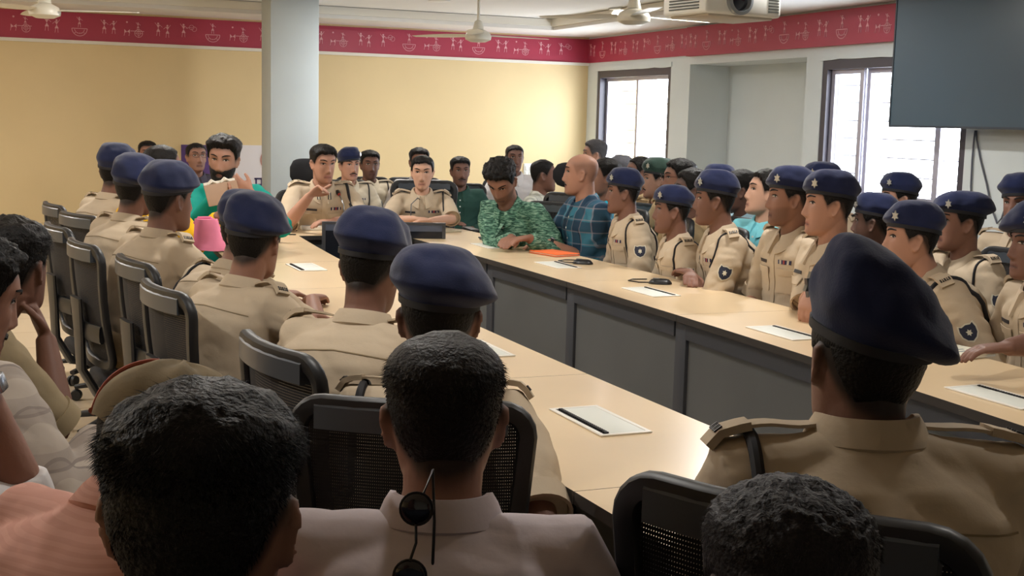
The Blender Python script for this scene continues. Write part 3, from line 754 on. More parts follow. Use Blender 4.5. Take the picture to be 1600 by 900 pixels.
    info = dict(obj=P, base=base, a=a, hz=hz, hip=hipc, c7=c7, u=u, f=f, arm=arm, MH=MH, bvh=bv, shirt=so, who=who, Rz=Rz, hm=hm_)
    if chair: CHAIRS.append((chair, base, bh, hz, who, lean))
    return info
CHAIRS = []; DBG = []
# ---------------------------------------------------------------- cloth kinds
def m_print(name, a, b_, c):
    if name in MATS: return MATS[name]
    m, nt, b = new_mat(name); N = nt.nodes; L = nt.links; tc = N.new('ShaderNodeTexCoord')
    mp = N.new('ShaderNodeMapping'); mp.inputs['Scale'].default_value = (18, 18, 85); L.new(tc.outputs['Object'], mp.inputs[0])
    n = N.new('ShaderNodeTexNoise'); n.inputs['Scale'].default_value = 1.6; n.inputs['Detail'].default_value = 6; n.inputs['Distortion'].default_value = .8; L.new(mp.outputs[0], n.inputs['Vector'])
    cr = N.new('ShaderNodeValToRGB'); e = cr.color_ramp.elements
    e[0].position = .40; e[0].color = lin(a); e[1].position = .66; e[1].color = lin(c); q = e.new(.52); q.color = lin(b_)
    L.new(n.outputs['Fac'], cr.inputs[0]); L.new(cr.outputs[0], b.inputs['Base Color']); b.inputs['Roughness'].default_value = .8; b.inputs['Specular IOR Level'].default_value = .25
    MATS[name] = m; return m
cloth = lambda n, c, **k: (lambda: mat(n, c, .85, bump=.18, bscale=26, spec=.2, **k))
SHIRTS = {
    'khaki': cloth('khaki_cloth', (188, 171, 148)), 'pale_khaki': cloth('pale_khaki_cloth', (206, 194, 172)), 'khaki_tan': cloth('khaki_tan_cloth', (176, 152, 116)),
    'khaki_pink': cloth('khaki_sun_cloth', (196, 176, 150)),
    'white': cloth('white_cloth', (214, 210, 210)), 'lilac': cloth('lilac_white_cloth', (204, 192, 196)), 'teal': cloth('teal_cloth', (20, 150, 136)),
    'dark_green': cloth('dark_green_knit', (44, 74, 66)), 'peach': lambda: mat_stripes('peach_cloth', (212, 158, 142), [(2, 140, .5, (198, 142, 126), .5)]),
    'sky': cloth('pale_blue_cloth', (172, 206, 222)), 'turq': cloth('turquoise_cloth', (120, 196, 208)), 'cyan': cloth('cyan_cloth', (40, 170, 200)), 'grey': cloth('dark_grey_cloth', (70, 66, 78)),
    'print': lambda: m_print('green_print_cloth', (40, 72, 62), (80, 124, 104), (142, 176, 154)),
    'plaid_blue': lambda: mat_stripes('blue_check_cloth', (64, 128, 152), [(0, 7, .5, (34, 52, 78), .75), (2, 7, .45, (38, 60, 84), .7), (0, 14, .10, (150, 140, 150), .5), (2, 14, .10, (150, 150, 160), .5)]),
    'plaid_grey': lambda: mat_stripes('grey_check_cloth', (172, 160, 148), [(0, 11, .06, (96, 86, 84), .7), (2, 11, .06, (100, 88, 86), .7), (0, 11, .35, (142, 130, 122), .45), (2, 11, .35, (142, 130, 122), .45)]),
    'stripe': lambda: mat_stripes('fine_stripe_cloth', (206, 206, 196), [(0, 40, .4, (120, 130, 120), .5), (2, 20, .3, (120, 120, 110), .4)]),
    'olive': cloth('olive_cloth', (150, 134, 106)),
    'sari': cloth('yellow_cloth', (226, 176, 30)),
}
TROUSERS = {'khaki': cloth('khaki_trouser_cloth', (150, 128, 98)), 'dark': cloth('dark_trouser_cloth', (38, 38, 42)), 'blue': cloth('blue_trouser_cloth', (60, 74, 104)), 'pink': cloth('pink_cloth', (222, 130, 160)), 'grey': cloth('grey_trouser_cloth', (120, 122, 130))}
# ---------------------------------------------------------------- room shell
XR, YB, ZC, XL, YF = 5.945, 12.6, 2.41, -3.6, -3.0
def plaster(name, rgb, var=.04, vs=2.5, rough=.8, bump=.05):
    return mat(name, rgb, rough, bump=bump, bscale=30, var=var, vscale=vs, spec=.3)
YEL = plaster('yellow_wall_paint', (228, 206, 160), .035, 1.5); WHT = plaster('white_wall_paint', (214, 222, 224), .02); RED = mat('red_band_paint', (170, 54, 78), .42, var=.05, vscale=3)
CEIL = plaster('ceiling_paint', (226, 224, 220), .01); BEAD = mat('white_bead_paint', (232, 228, 216), .5); GLY = mat('white_figure_paint', (222, 168, 176), .7)
m, nt, b = new_mat('floor_tiles'); N = nt.nodes; L = nt.links
tc = N.new('ShaderNodeTexCoord'); br = N.new('ShaderNodeTexBrick'); br.offset = 0; br.inputs['Scale'].default_value = 1
br.inputs['Brick Width'].default_value = .6; br.inputs['Row Height'].default_value = .6; br.inputs['Mortar Size'].default_value = .003
br.inputs['Color1'].default_value = lin((206, 188, 164)); br.inputs['Color2'].default_value = lin((200, 182, 158)); br.inputs['Mortar'].default_value = lin((150, 134, 114))
L.new(tc.outputs['Object'], br.inputs['Vector']); L.new(br.outputs['Color'], b.inputs['Base Color']); b.inputs['Roughness'].default_value = .22
FLOOR = m
struct(MB().box2((XL-.2, YF-.2, -.1), (XR+.8, YB+.2, 0)).build('floor', FLOOR, None, False))
ce = MB().box2((XL-.2, YF-.2, 2.52), (XR+.8, YB+.2, 2.62))
ce.box2((XL, YB-.75, ZC), (XR, YB, 2.52)); ce.box2((XR-.75, YF, ZC), (XR, YB-.75, 2.52)); ce.box2((XL, YF, ZC), (XL+.75, YB-.75, 2.52)); ce.box2((XL+.75, YF, ZC), (XR-.75, YF+.75, 2.52))
struct(ce.build('ceiling', CEIL, None, False))
# bead round the raised panel of the ceiling
tb = MB()
tb.box2((XL+.75, YB-.79, 2.445), (XR-.75, YB-.752, 2.515)); tb.box2((XR-.79, YF+.75, 2.445), (XR-.752, YB-.79, 2.515))
struct(tb.build('trim_1', BEAD, None, False))
struct(MB().box2((XL-.2, YB, 0), (XR+.8, YB+.2, 2.6)).build('wall_back', YEL, None, False))
struct(MB().box2((XL-.2, YF-.2, 0), (XL, YB, 2.6)).build('wall_left', YEL, None, False))
struct(MB().box2((XL, YF-.2, 0), (XR+.8, YF, 2.6)).build('wall_front', WHT, None, False))
W1 = (10.75, 12.36, .92, 2.055); W2 = (6.70, 8.335, .92, 2.035); NI = (8.548, 10.39, .0, 2.055); TH = .24
YSTEP = 10.40
wr = MB()
def seg(y0, y1, z0, z1, x0=XR, x1=XR+TH): wr.box2((x0, y0, z0), (x1, y1, z1))
seg(YF, W2[0], 0, 2.6); seg(W2[1], NI[0], 0, 2.6); seg(NI[1], W1[0], 0, 2.6, XR); seg(W1[1], YB, 0, 2.6, XR)
for w in (W1, W2): seg(w[0], w[1], 0, w[2]); seg(w[0], w[1], w[3], 2.6)
seg(NI[0], NI[1], NI[3], 2.6, XR, XR+.45)
wr.box2((XR+.43, NI[0]-.1, 0), (XR+.6, NI[1]+.1, 2.3)); wr.box2((XR+TH, NI[0]-.15, 0), (XR+.6, NI[0], 2.3)); wr.box2((XR+TH, NI[1], 0), (XR+.6, NI[1]+.15, 2.3))
struct(wr.build('wall_right', WHT, None, False))
# red painted band with folk figures, white bead below
def band(name, a, c, nrm):
    t = struct(MB().box2(a, c).build(name, RED, None, False)); return t
B0, B1 = 2.137, 2.39
bandb = band('trim_2', (XL, YB-.012, B0), (XR, YB, B1), 0)
bandr = struct(MB().box2((XR-.012, YSTEP, B0), (XR, YB-.012, B1)).box2((XR-.045, YF, B0-.01), (XR, YSTEP, B1+.0)).build('trim_3', RED, None, False))
struct(MB().box2((XL, YB-.03, B0-.03), (XR, YB, B0)).build('trim_4', BEAD, None, False))
def figures(name, length, M, parent, seed):
    """little folk-art people, carts and boats painted along the band: x along the wall, y up"""
    rng = random.Random(seed); mb = MB(); x = .06; k = 0; t = .0025
    def tri(ps): mb.prism(ps, 0, t, M)
    def disc(cx, cy, r, n=10): mb.prism([(cx+r*math.cos(2*PI*i/n), cy+r*math.sin(2*PI*i/n)) for i in range(n)], 0, t, M)
    def line(p, q, w=.0035):
        d = Vector((q[0]-p[0], q[1]-p[1])); n_ = Vector((-d.y, d.x)).normalized()*w*.5
        mb.prism([(p[0]+n_.x, p[1]+n_.y), (p[0]-n_.x, p[1]-n_.y), (q[0]-n_.x, q[1]-n_.y), (q[0]+n_.x, q[1]+n_.y)], 0, t, M)
    def ringl(cx, cy, r, w=.004, a0=0, a1=2*PI, n=18):
        for i in range(n):
            p = a0+(a1-a0)*i/n; q = a0+(a1-a0)*(i+1)/n; line((cx+r*math.cos(p), cy+r*math.sin(p)), (cx+r*math.cos(q), cy+r*math.sin(q)), w)
    def man(cx, cy, h, flip=1):
        disc(cx, cy+h*.93, h*.075); tri([(cx-h*.13, cy+h*.84), (cx, cy+h*.58), (cx+h*.13, cy+h*.84)]); tri([(cx, cy+h*.60), (cx-h*.15, cy+h*.32), (cx+h*.15, cy+h*.32)])
        line((cx-h*.08, cy+h*.33), (cx-h*.13, cy)); line((cx+h*.08, cy+h*.33), (cx+h*.10, cy)); line((cx+flip*h*.12, cy+h*.82), (cx+flip*h*.30, cy+h*.66)); line((cx-flip*h*.12, cy+h*.82), (cx-flip*h*.24, cy+h*1.0))
    while x < length-.12:
        kind = ('men', 'boat', 'pair', 'cart', 'men', 'drum', 'boat', 'cart')[k % 8]; k += 1
        if kind in ('men', 'pair'):
            man(x, .07, .125, 1); man(x+.085, .058 if kind == 'men' else .07, .12, -1); x += .235
        elif kind == 'boat':
            man(x+.05, .115, .095); ringl(x+.05, .105, .068, .005, PI, 2*PI, 14); line((x-.018, .105), (x+.118, .105), .005); ringl(x+.05, .105, .045, .004, PI*1.05, PI*1.95, 8)
            for i in range(5): disc(x+.01+.02*i, .062+.002*abs(i-2), .0045, 6)
            x += .27
        elif kind == 'cart':
            tri([(x-.055, .12), (x-.03, .095), (x-.055, .085)]); tri([(x-.005, .12), (x-.03, .098), (x-.005, .085)])
            for q in (-.052, -.008): line((x+q, .09), (x+q-.006, .058))
            ringl(x+.075, .085, .036); ringl(x+.075, .085, .018, .003); line((x, .105), (x+.125, .105), .005); line((x+.075, .05), (x+.075, .12), .003); line((x+.04, .085), (x+.11, .085), .003)
            man(x+.07, .112, .075); disc(x-.03, .185, .009, 8); x += .255
        else:
            man(x, .07, .125); ringl(x+.075, .165, .022, .003); ringl(x+.10, .15, .022, .003); line((x+.02, .155), (x+.075, .165)); x += .225
    o = mb.build(name, GLY, parent, False); return o
figures('folk_figures', XR-XL, Matrix(((1, 0, 0, XL), (0, 0, 1, YB-.0145), (0, 1, 0, B0+.005), (0, 0, 0, 1))) @ Matrix.Scale(1, 4), bandb, 3)
figures('folk_figures', YB-YSTEP-.02, Matrix(((0, 0, 1, XR-.0145), (-1, 0, 0, YB-.02), (0, 1, 0, B0+.005), (0, 0, 0, 1))), bandr, 5)
figures('folk_figures', YSTEP-YF, Matrix(((0, 0, 1, XR-.0475), (-1, 0, 0, YSTEP-.02), (0, 1, 0, B0+.0), (0, 0, 0, 1))), bandr, 6)
SK = mat('skirting_tile', (176, 158, 134), .3)
struct(MB().box2((XL, YB-.012, 0), (XR, YB, .10)).build('baseboard_back', SK, None, False))
struct(MB().box2((XR-.012, YF, 0), (XR, NI[0], .10)).box2((XR-.012, NI[1], 0), (XR, YB, .10)).build('baseboard_right', SK, None, False))
# square column in front of the back wall
cy = 11.2; ca = on_y(423, 150, cy); cb = on_y(498, 150, cy)
col = struct(MB().box2((ca.x, cy, 0), (cb.x, cy+.42, 2.52), .006).build('column', plaster('column_paint', (206, 218, 224), .03), None, True))
# ---------------------------------------------------------------- windows
FRM = mat('dark_window_frame', (70, 66, 76), .4); SLV = mat('silver_sash', (186, 184, 200), .35, .3)
def glass_mat():
    if 'window_glass' in MATS: return MATS['window_glass']
    m, nt, b = new_mat('window_glass'); N = nt.nodes; L = nt.links
    tr = N.new('ShaderNodeBsdfTransparent'); tr.inputs[0].default_value = (.97, .98, 1, 1); gl = N.new('ShaderNodeBsdfGlossy'); gl.inputs['Roughness'].default_value = .03
    mx = N.new('ShaderNodeMixShader'); mx.inputs[0].default_value = .06; L.new(tr.outputs[0], mx.inputs[1]); L.new(gl.outputs[0], mx.inputs[2])
    L.new(mx.outputs[0], N['Material Output'].inputs['Surface']); MATS['window_glass'] = m; return m
GLS = glass_mat()
def window(n, w, mulls, flip=False):
    y0, y1, z0, z1 = w; x = XR+.05; t = .06
    fr = MB().box2((x-.045, y0, z0), (x+.07, y0+t, z1)).box2((x-.045, y1-t, z0), (x+.07, y1, z1)).box2((x-.045, y0+t, z0), (x+.07, y1-t, z0+t)).box2((x-.045, y0+t, z1-.085), (x+.07, y1-t, z1))
    o = struct(fr.build('window_%d' % n, FRM, None, False))
    pan = [y0+t]+[q for q in mulls]+[y1-t]
    for i in range(len(pan)-1):
        a, c = pan[i], pan[i+1]; xx = x+.012+(.03 if i % 2 else 0)
        sb = MB().box2((xx-.012, a, z0+t), (xx+.012, a+.045, z1-.085)).box2((xx-.012, c-.045, z0+t), (xx+.012, c, z1-.085)).box2((xx-.012, a+.045, z0+t), (xx+.012, c-.045, z0+t+.045)).box2((xx-.012, a+.045, z1-.12), (xx+.012, c-.045, z1-.085))
        s_ = sb.build('sash', SLV, o, False)
        MB().box2((xx-.003, a+.045, z0+t+.045), (xx+.003, c-.045, z1-.12)).build('pane', GLS, s_, False)
    bars = MB()
    zz = z0+.1
    while zz < z1-.1:
        bars.box2((x+.13, y0+.02, zz), (x+.142, y1-.02, zz+.010)); zz += .135
    bars.build('grille', mat('pale_grille', (210, 208, 214), .5), o, False)
    # ragged plaster edge above the frame
    pl = MB(); pts = []
    for i in range(15):
        yy = y0-.02+(y1-y0+.04)*i/14; pts.append((yy, z1-.012+.012*noise.noise(Vector((yy*5, n, 0)))))
    poly = [(yy, zz) for yy, zz in pts]+[(y1+.02, z1+.035), (y0-.02, z1+.035)]
    pl.prism(poly, 0, .012, Matrix(((0, 0, 1, XR-.012), (1, 0, 0, 0), (0, 1, 0, 0), (0, 0, 0, 1)))); pl.build('plaster_edge', WHT, o, False)
    return o
window(1, W1, [11.55]); window(2, W2, [7.05, 7.88])
# ---------------------------------------------------------------- table
AX, YM = 2.04, 4.5
def half_o(y): return 1.02-.0101*(y-YM)**2
TB0, TB1, TI0, TI1 = 1.53, 8.42, 2.15, 7.80
def half_i(y): return half_o(y)-.585
TOP = mat('table_laminate', (222, 197, 160), .30, var=.035, vscale=3, coat=.15); EDGE = mat('table_edge_band', (58, 54, 52), .5); PANEL = mat('grey_modesty_panel', (92, 94, 94), .55, var=.05, vscale=4); POST = mat('table_post', (64, 66, 72), .5)
tab = empty('conference_table', (AX, YM, 0)); tag(tab, 'long ring-shaped beige conference table with dark grey panels round an open middle', 'table')
def tp(x, y): return (x-AX, y-YM)
def slab(poly, z0, z1, name, mats, bev=.006):
    bm = bmesh.new(); vs = [bm.verts.new((x, y, z1)) for x, y in poly]; f = bm.faces.new(vs); bmesh.ops.recalc_face_normals(bm, faces=[f])
    if f.normal.z < 0: f.normal_flip()
    r = bmesh.ops.extrude_face_region(bm, geom=[f]); nv_ = [v for v in r['geom'] if isinstance(v, bmesh.types.BMVert)]
    for v in nv_: v.co.z = z0
    bmesh.ops.recalc_face_normals(bm, faces=bm.faces[:])
    me = bpy.data.meshes.new(name); bm.to_mesh(me); bm.free()
    for q in mats: me.materials.append(q)
    for p in me.polygons: p.material_index = 0 if p.normal.z > .5 else 1
    return link(name, me, tab, False)
seams = [2.27, 3.366, 4.35, 5.39, 6.39, 7.40]
def arm_seg(sx, y0, y1):
    ys = np.linspace(y0+.0012, y1-.0012, 7)
    o = [tp(AX+sx*half_o(y), y) for y in ys]; i = [tp(AX+sx*half_i(y), y) for y in ys[::-1]]
    return o+i
for sx in (-1, 1):
    for a, c in zip(seams[:-1], seams[1:]): slab(arm_seg(sx, a, c), .722, .75, 'table_top', [TOP, EDGE])
# near and far ends (with rounded outer corners)
def end(y_in, y_arm, y_out):
    P = []; sgn = 1 if y_out > y_in else -1; r = .28
    ys = np.linspace(y_arm+sgn*.0012, y_out-sgn*r, 4)
    R_ = [tp(AX+half_o(y), y) for y in ys]
    cx = AX+half_o(y_out)-r; R_ += [tp(cx+r*math.cos(t), y_out-sgn*r+sgn*r*math.sin(t)) for t in np.linspace(.15, PI/2, 7)]
    L_ = [(-x, y) for x, y in R_[::-1]]
    I = [tp(AX-half_i(y_arm), y_arm+sgn*.0012), tp(AX-half_i(y_in), y_in), tp(AX+half_i(y_in), y_in), tp(AX+half_i(y_arm), y_arm+sgn*.0012)]
    return R_+L_+I
slab(end(TI0, seams[0], TB0), .722, .75, 'table_top', [TOP, EDGE]); slab(end(TI1, seams[-1], TB1), .722, .75, 'table_top', [TOP, EDGE])
def wallpanel(p, q, z0, z1, t, name, m):
    d = Vector((q[0]-p[0], q[1]-p[1], 0)); n_ = Vector((-d.y, d.x, 0)).normalized()*t/2; mb = MB()
    mb.add([Vector((p[0], p[1], z0))+n_, Vector((p[0], p[1], z0))-n_, Vector((q[0], q[1], z0))-n_, Vector((q[0], q[1], z0))+n_, Vector((p[0], p[1], z1))+n_, Vector((p[0], p[1], z1))-n_, Vector((q[0], q[1], z1))-n_, Vector((q[0], q[1], z1))+n_],
           [(0, 1, 2, 3), (7, 6, 5, 4), (0, 4, 5, 1), (1, 5, 6, 2), (2, 6, 7, 3), (3, 7, 4, 0)])
    return mb.build(name, m, tab, False)
for sx in (-1, 1):
    for a, c in zip(seams[:-1], seams[1:]):
        x0, x1 = AX+sx*(half_i(a)+.045), AX+sx*(half_i(c)+.045)
        wallpanel(tp(x0, a+.055), tp(x1, c-.045), .05, .722, .018, 'modesty_panel', PANEL)
        x0, x1 = AX+sx*(half_i(a)+.035), AX+sx*(half_i(c)+.035)
        wallpanel(tp(x0, a+.05), tp(x1, c-.04), .655, .722, .03, 'apron_rail', POST)
    for y in seams:
        x = AX+sx*(half_i(y)+.06); MB().box((x-AX, y-YM, .361), (.075, .085, .722), None, .004).build('post', POST, tab)
        x2 = AX+sx*(half_o(y)-.16); MB().box((x2-AX, y-YM, .361), (.06, .06, .722), None, .004).build('leg', POST, tab)
        MB().box(((x+x2)/2-AX, y-YM, .69), (abs(x2-x), .04, .06)).build('cross_rail', POST, tab, False)
for y, sg in ((TI0, -1), (TI1, 1)):
    wallpanel(tp(AX-half_i(y)-.02, y+sg*.05), tp(AX+half_i(y)+.02, y+sg*.05), .05, .722, .018, 'modesty_panel', PANEL)
# ---------------------------------------------------------------- flip-up power boxes set in the table top
BOXM = mat('box_rim_white', (232, 228, 220), .4); LIDM = mat('box_lid', (214, 216, 208), .5); SLOT = mat('slot_dark', (24, 24, 28), .5)
def power_box(x, y, rz, label):
    e = empty('table_socket_box', (x, y, .7505), rz); tag(e, label, 'socket box', 'white socket boxes along the table')
    w, l = .14, .30
    rim = MB()
    for a, c in (((-w/2, -l/2), (w/2, -l/2+.012)), ((-w/2, l/2-.012), (w/2, l/2)), ((-w/2, -l/2+.012), (-w/2+.012, l/2-.012)), ((w/2-.012, -l/2+.012), (w/2, l/2-.012))): rim.box2((*a, 0), (*c, .004), .001)
    rim.build('rim', BOXM, e)
    MB().box2((-w/2+.030, -l/2+.013, 0), (w/2-.013, l/2-.013, .0035), .001).build('lid', LIDM, e)
    br_ = MB().box2((-w/2+.013, -l/2+.013, 0), (-w/2+.029, l/2-.013, .0015))
    for k in range(26): br_.box((-w/2+.024, -l/2+.02+k*.0104, .004), (.010, .006, .005))
    br_.build('brush_slot', SLOT, e)
bx = [(1.388, 2.81, 'l', 'white socket box in the table nearest the sunglasses wearer'), (1.44, 3.83, 'l', 'white socket box in the table x'),
      (1.39, 6.15, 'l', 'white socket box in the table nearest the dark monitor'), (2.70, 6.02, 'r', 'white socket box in the table just before the orange folder'),
      (2.69, 4.97, 'r', 'white socket box in the table in the bright patch of window glare'), (2.65, 3.86, 'r', 'white socket box in the table partly behind the big blue beret'),
      (2.63, 2.75, 'r', 'white socket box in the table nearest the white notebook'), (2.02, 1.86, 'n', 'white socket box in the near end of the table by the tan shoulder'), (2.70, 7.02, 'r', 'white socket box in the table before the man in green print')]
bx[1] = (1.44, 3.83, 'l', 'white socket box in the table showing past the near beret wearer neck')
for x, y, k, lb in bx: power_box(x, y, {'l': 0, 'r': PI, 'n': PI/2}[k]+{'l': .02, 'r': .02, 'n': 0}[k], lb)
# ---------------------------------------------------------------- chairs
PLA = mat('chair_plastic', (30, 31, 34), .45); GRYP = mat('chair_rail_grey', (70, 76, 84), .35); SEATM = mat('chair_seat_cloth', (26, 26, 30), .9, bump=.3, bscale=300)
def mesh_mat():
    m, nt, b = new_mat('chair_mesh'); N = nt.nodes; L = nt.links; tc = N.new('ShaderNodeTexCoord'); sp = N.new('ShaderNodeSeparateXYZ'); L.new(tc.outputs['Object'], sp.inputs[0])
    outs = []
    for ax, fr in ((0, 230), (2, 150)):
        a = N.new('ShaderNodeMath'); a.operation = 'MULTIPLY'; a.inputs[1].default_value = fr; L.new(sp.outputs[ax], a.inputs[0])
        f = N.new('ShaderNodeMath'); f.operation = 'FRACT'; L.new(a.outputs[0], f.inputs[0])
        g = N.new('ShaderNodeMath'); g.operation = 'GREATER_THAN'; g.inputs[1].default_value = .78; L.new(f.outputs[0], g.inputs[0]); outs.append(g)
    mm = N.new('ShaderNodeMath'); mm.operation = 'MINIMUM'; L.new(outs[0].outputs[0], mm.inputs[0]); L.new(outs[1].outputs[0], mm.inputs[1])
    inv = N.new('ShaderNodeMath'); inv.operation = 'SUBTRACT'; inv.inputs[0].default_value = 1; L.new(mm.outputs[0], inv.inputs[1]); L.new(inv.outputs[0], b.inputs['Alpha'])
    b.inputs['Base Color'].default_value = lin((24, 24, 28)); b.inputs['Roughness'].default_value = .8; return m
MESHM = mesh_mat(); SZ = .455
def back_pt(x, h):
    """point of the reclined, gently curved back: x across, h above the seat"""
    t = rad(9); y0 = -.225+.035*(x/.22)**2-.02*math.sin(PI*min(1, max(0, h/.55)))
    return Vector((x, y0-h*math.sin(t), SZ+h*math.cos(t)))
def chair_proto(kind):
    e = empty('office_chair')
    up = []
    up.append(MB().box((0, .02, SZ-.035), (.49, .48, .075), None, .03, seg=3).build('seat', SEATM, e))
    up.append(MB().box((0, .0, SZ-.085), (.26, .30, .04), None, .012).build('tilt_mechanism', PLA, e))
    P = []; top, bot = .535, .07; wt, wb = .228, .195; r = .055
    def corner(cx, cz, a0, a1): return [(cx+r*math.cos(t), cz+r*math.sin(t)) for t in np.linspace(a0, a1, 6)]
    P += corner(wt-r, top-r, 0, PI/2)+corner(-wt+r, top-r, PI/2, PI)+corner(-wb+r, bot+r, PI, 1.5*PI)+corner(wb-r, bot+r, 1.5*PI, 2*PI)
    D_ = []
    for i in range(len(P)):                              # densify the sides
        a_, c_ = Vector(P[i]), Vector(P[(i+1) % len(P)]); n = max(1, int((c_-a_).length/.06)); D_ += [a_.lerp(c_, k/n) for k in range(n)]
    up.append(MB().tube([back_pt(p.x, p.y) for p in D_], [(.016, .020)]*len(D_), n=10, up=(0, 1, 0), closed=True, exp=3).build('back_frame', PLA, e))
    rail = MB(); secs = []
    for x in np.linspace(-.19, .19, 13):
        q = back_pt(x, top-.022); secs.append([q+Vector((0, .017, -.025)), q+Vector((0, .015, .021)), q+Vector((0, .006, .028)), q+Vector((0, -.012, .028)), q+Vector((0, -.020, .020)), q+Vector((0, -.020, -.025))])
    rail.loft(secs); up.append(rail.build('top_rail', GRYP, e))
    gx = np.linspace(-1, 1, 15); gz = np.linspace(bot+.005, top-.02, 15)
    vs = []; fs = []
    for zz in gz:
        w = wb+(wt-wb)*(zz-bot)/(top-bot)-.008
        for xx in gx: vs.append(back_pt(xx*w, zz)+Vector((0, .004, 0)))
    for i in range(14):
        for j in range(14): fs.append((i*15+j, i*15+j+1, (i+1)*15+j+1, (i+1)*15+j))
    up.append(MB().add(vs, fs).build('back_mesh', MESHM, e))
    up.append(MB().tube([(0, -.10, SZ-.09), (0, -.24, SZ-.07), (0, -.30, SZ+.04), (0, -.305, SZ+.18), back_pt(0, .33)+Vector((0, -.02, 0))], [(.02, .05), (.018, .05), (.016, .045), (.014, .06), (.010, .075)], n=12, up=(0, 1, 0.3), exp=3).build('back_support', PLA, e))
    up.append(MB().tube([back_pt(x, .20)+Vector((0, -.016, 0)) for x in np.linspace(-.19, .19, 11)], [(.012, .035)]*11, n=10, up=(0, 1, 0), exp=3).build('lumbar_bar', PLA, e))
    for s in (-1, 1):
        ar = MB().tube([(s*.20, .02, SZ-.07), (s*.262, .03, SZ-.055), (s*.280, .06, SZ+.04), (s*.285, .10, SZ+.165), (s*.285, .06, SZ+.195), (s*.285, -.08, SZ+.195), (s*.283, -.16, SZ+.165), (s*.278, -.17, SZ+.06), (s*.272, -.10, SZ-.03), (s*.262, -.02, SZ-.05), (s*.20, -.02, SZ-.07)], [(.022, .012)]*11, n=10, up=(s, 0, .01), exp=3)
        a_ = ar.build('armrest', PLA, e); up.append(a_)
        MB().box((s*.285, -.01, SZ+.215), (.075, .27, .028), None, .012, seg=3).build('arm_pad', PLA, a_)
    if kind == 'headrest':
        up.append(MB().tube([back_pt(0, .48)+Vector((0, -.02, 0)), back_pt(0, .60)+Vector((0, -.035, 0)), back_pt(0, .68)+Vector((0, -.02, 0))], [(.010, .022)]*3, n=8, up=(0, 1, 0)).build('headrest_stem', PLA, e))
        R = []
        for x in np.linspace(-.145, .145, 13):
            k = (1-(abs(x)/.145)**4)**.5 if abs(x) < .145 else 0; hh_ = .035+.055*k; tt = .010+.016*k; q = back_pt(x, .68)+Vector((0, .045*(x/.145)**2, 0))
            R.append([q+Vector((0, tt*math.cos(t), hh_*math.copysign(abs(math.sin(t))**.6, math.sin(t)))) for t in [2*PI*i/16 for i in range(16)]])
        up.append(MB().loft(R).build('headrest', SEATM, e))
    gl = MB().lathe([(0, .04), (.028, .04), (.028, .24), (.02, .24), (.02, SZ-.09), (0, SZ-.09)], n=16).build('gas_lift', PLA, e)
    for k in range(5):
        t = 2*PI*k/5+PI/2; d = Vector((math.cos(t), math.sin(t), 0))
        lg = MB().tube([d*.02+Vector((0, 0, .10)), d*.15+Vector((0, 0, .095)), d*.30+Vector((0, 0, .072))], [(.020, .026), (.017, .022), (.012, .017)], n=10, exp=3).build('base_leg', PLA, e)
        sd = Vector((-d.y, d.x, 0)); c = d*.295+Vector((0, 0, .029)); rot = Matrix((sd, d, Vector((0, 0, 1)))).transposed() @ Matrix.Rotation(PI/2, 3, 'Y')
        MB().lathe([(0, -.022), (.026, -.022), (.029, -.014), (.029, -.006), (.018, -.004), (.018, .004), (.029, .006), (.029, .014), (.026, .022), (0, .022)], c, 16, rot=rot).build('caster', PLA, lg)
    return e, [o.name for o in up]
PROTO = {}
def place_chair(kind, x, y, heading, dz, label, group=None):
    if kind not in PROTO:
        e, up = chair_proto(kind); PROTO[kind] = (e, up, False)
    e, up, used = PROTO[kind]
    base_names = [n.split('.')[0] for n in up]
    c = copy_tree(e) if used else e
    if not used: PROTO[kind] = (e, up, True)
    c.location = (x, y, 0); c.rotation_euler = (0, 0, -rad(heading))
    for ch in c.children:
        if ch.name.split('.')[0] not in ('base_leg', 'gas_lift'): ch.location = (0, 0, dz)
        elif ch.name.split('.')[0] == 'gas_lift': ch.location = (0, 0, 0)
    tag(c, label, 'chair', group or 'black mesh office chairs')
    return c
# ================================================================ people
ARM_TAB = 'table'
KH = dict(shirt='khaki', gear=('cord',))
def wr(px, py, D): return tuple(at(px, py, D))
# ---- officers along the near-left arm, seen from behind
person('khaki uniformed person in a navy beret, back turned, at the table beside the sunglasses wearer', 'the beret wearer before the sunglasses wearer', 686, 502, 2.85, 26, 19, lean=10, pitch=6, arms=(dict(w=wr(815, 985, 2.36), pole=(1, -.1, -.35)), 'lap'), skin='dark', hat='beret', face=False, gear=('cord', 'thick'),
       beretp=dict(flop=.022, droop=.035, height=.048, back=.016, all=.022), bs=1.03, hs=1.08)
person('stooping uniformed person in a navy beret, beside the one sitting before the sunglasses wearer', 'the stooping beret wearer', 581, 422, 3.38, 42, 40, lean=16, pitch=12, arms=('near', 'near'), skin='dark', hat='beret', gear=(), hs=1.0, bs=1.06, beretp=dict(flop=.020, droop=.02, height=.055, back=.03))
person('uniformed person in a navy beret, letters on the shoulder slide, cheek turned away', 'the person with plain shoulder letters', 398, 380, 4.2, 62, 38, lean=14, pitch=4, arms=('table', 'table'), skin='mid', hat='beret', gear=(), beretp=dict(flop=.034, droop=.05, height=.055, back=.012), hs=1.03)
person('uniformed person hidden behind another beret, only a sleeve and beret edge showing', 'the mostly hidden beret wearer', 382, 366, 4.75, 60, 38, lean=22, pitch=6, arms=('table', 'table'), skin='mid', hat='beret', gear=('cord',), face=False)
person('uniformed person in a navy beret beside the yellow sleeve, face in profile', 'the beret wearer by the yellow sleeve', 264, 314, 5.15, 66, 62, lean=10, pitch=2, arms=('table', 'table'), skin='dark', hat='beret', gear=(), beretp=dict(flop=.030, droop=.03, height=.045), hs=1.05, bs=1.05)
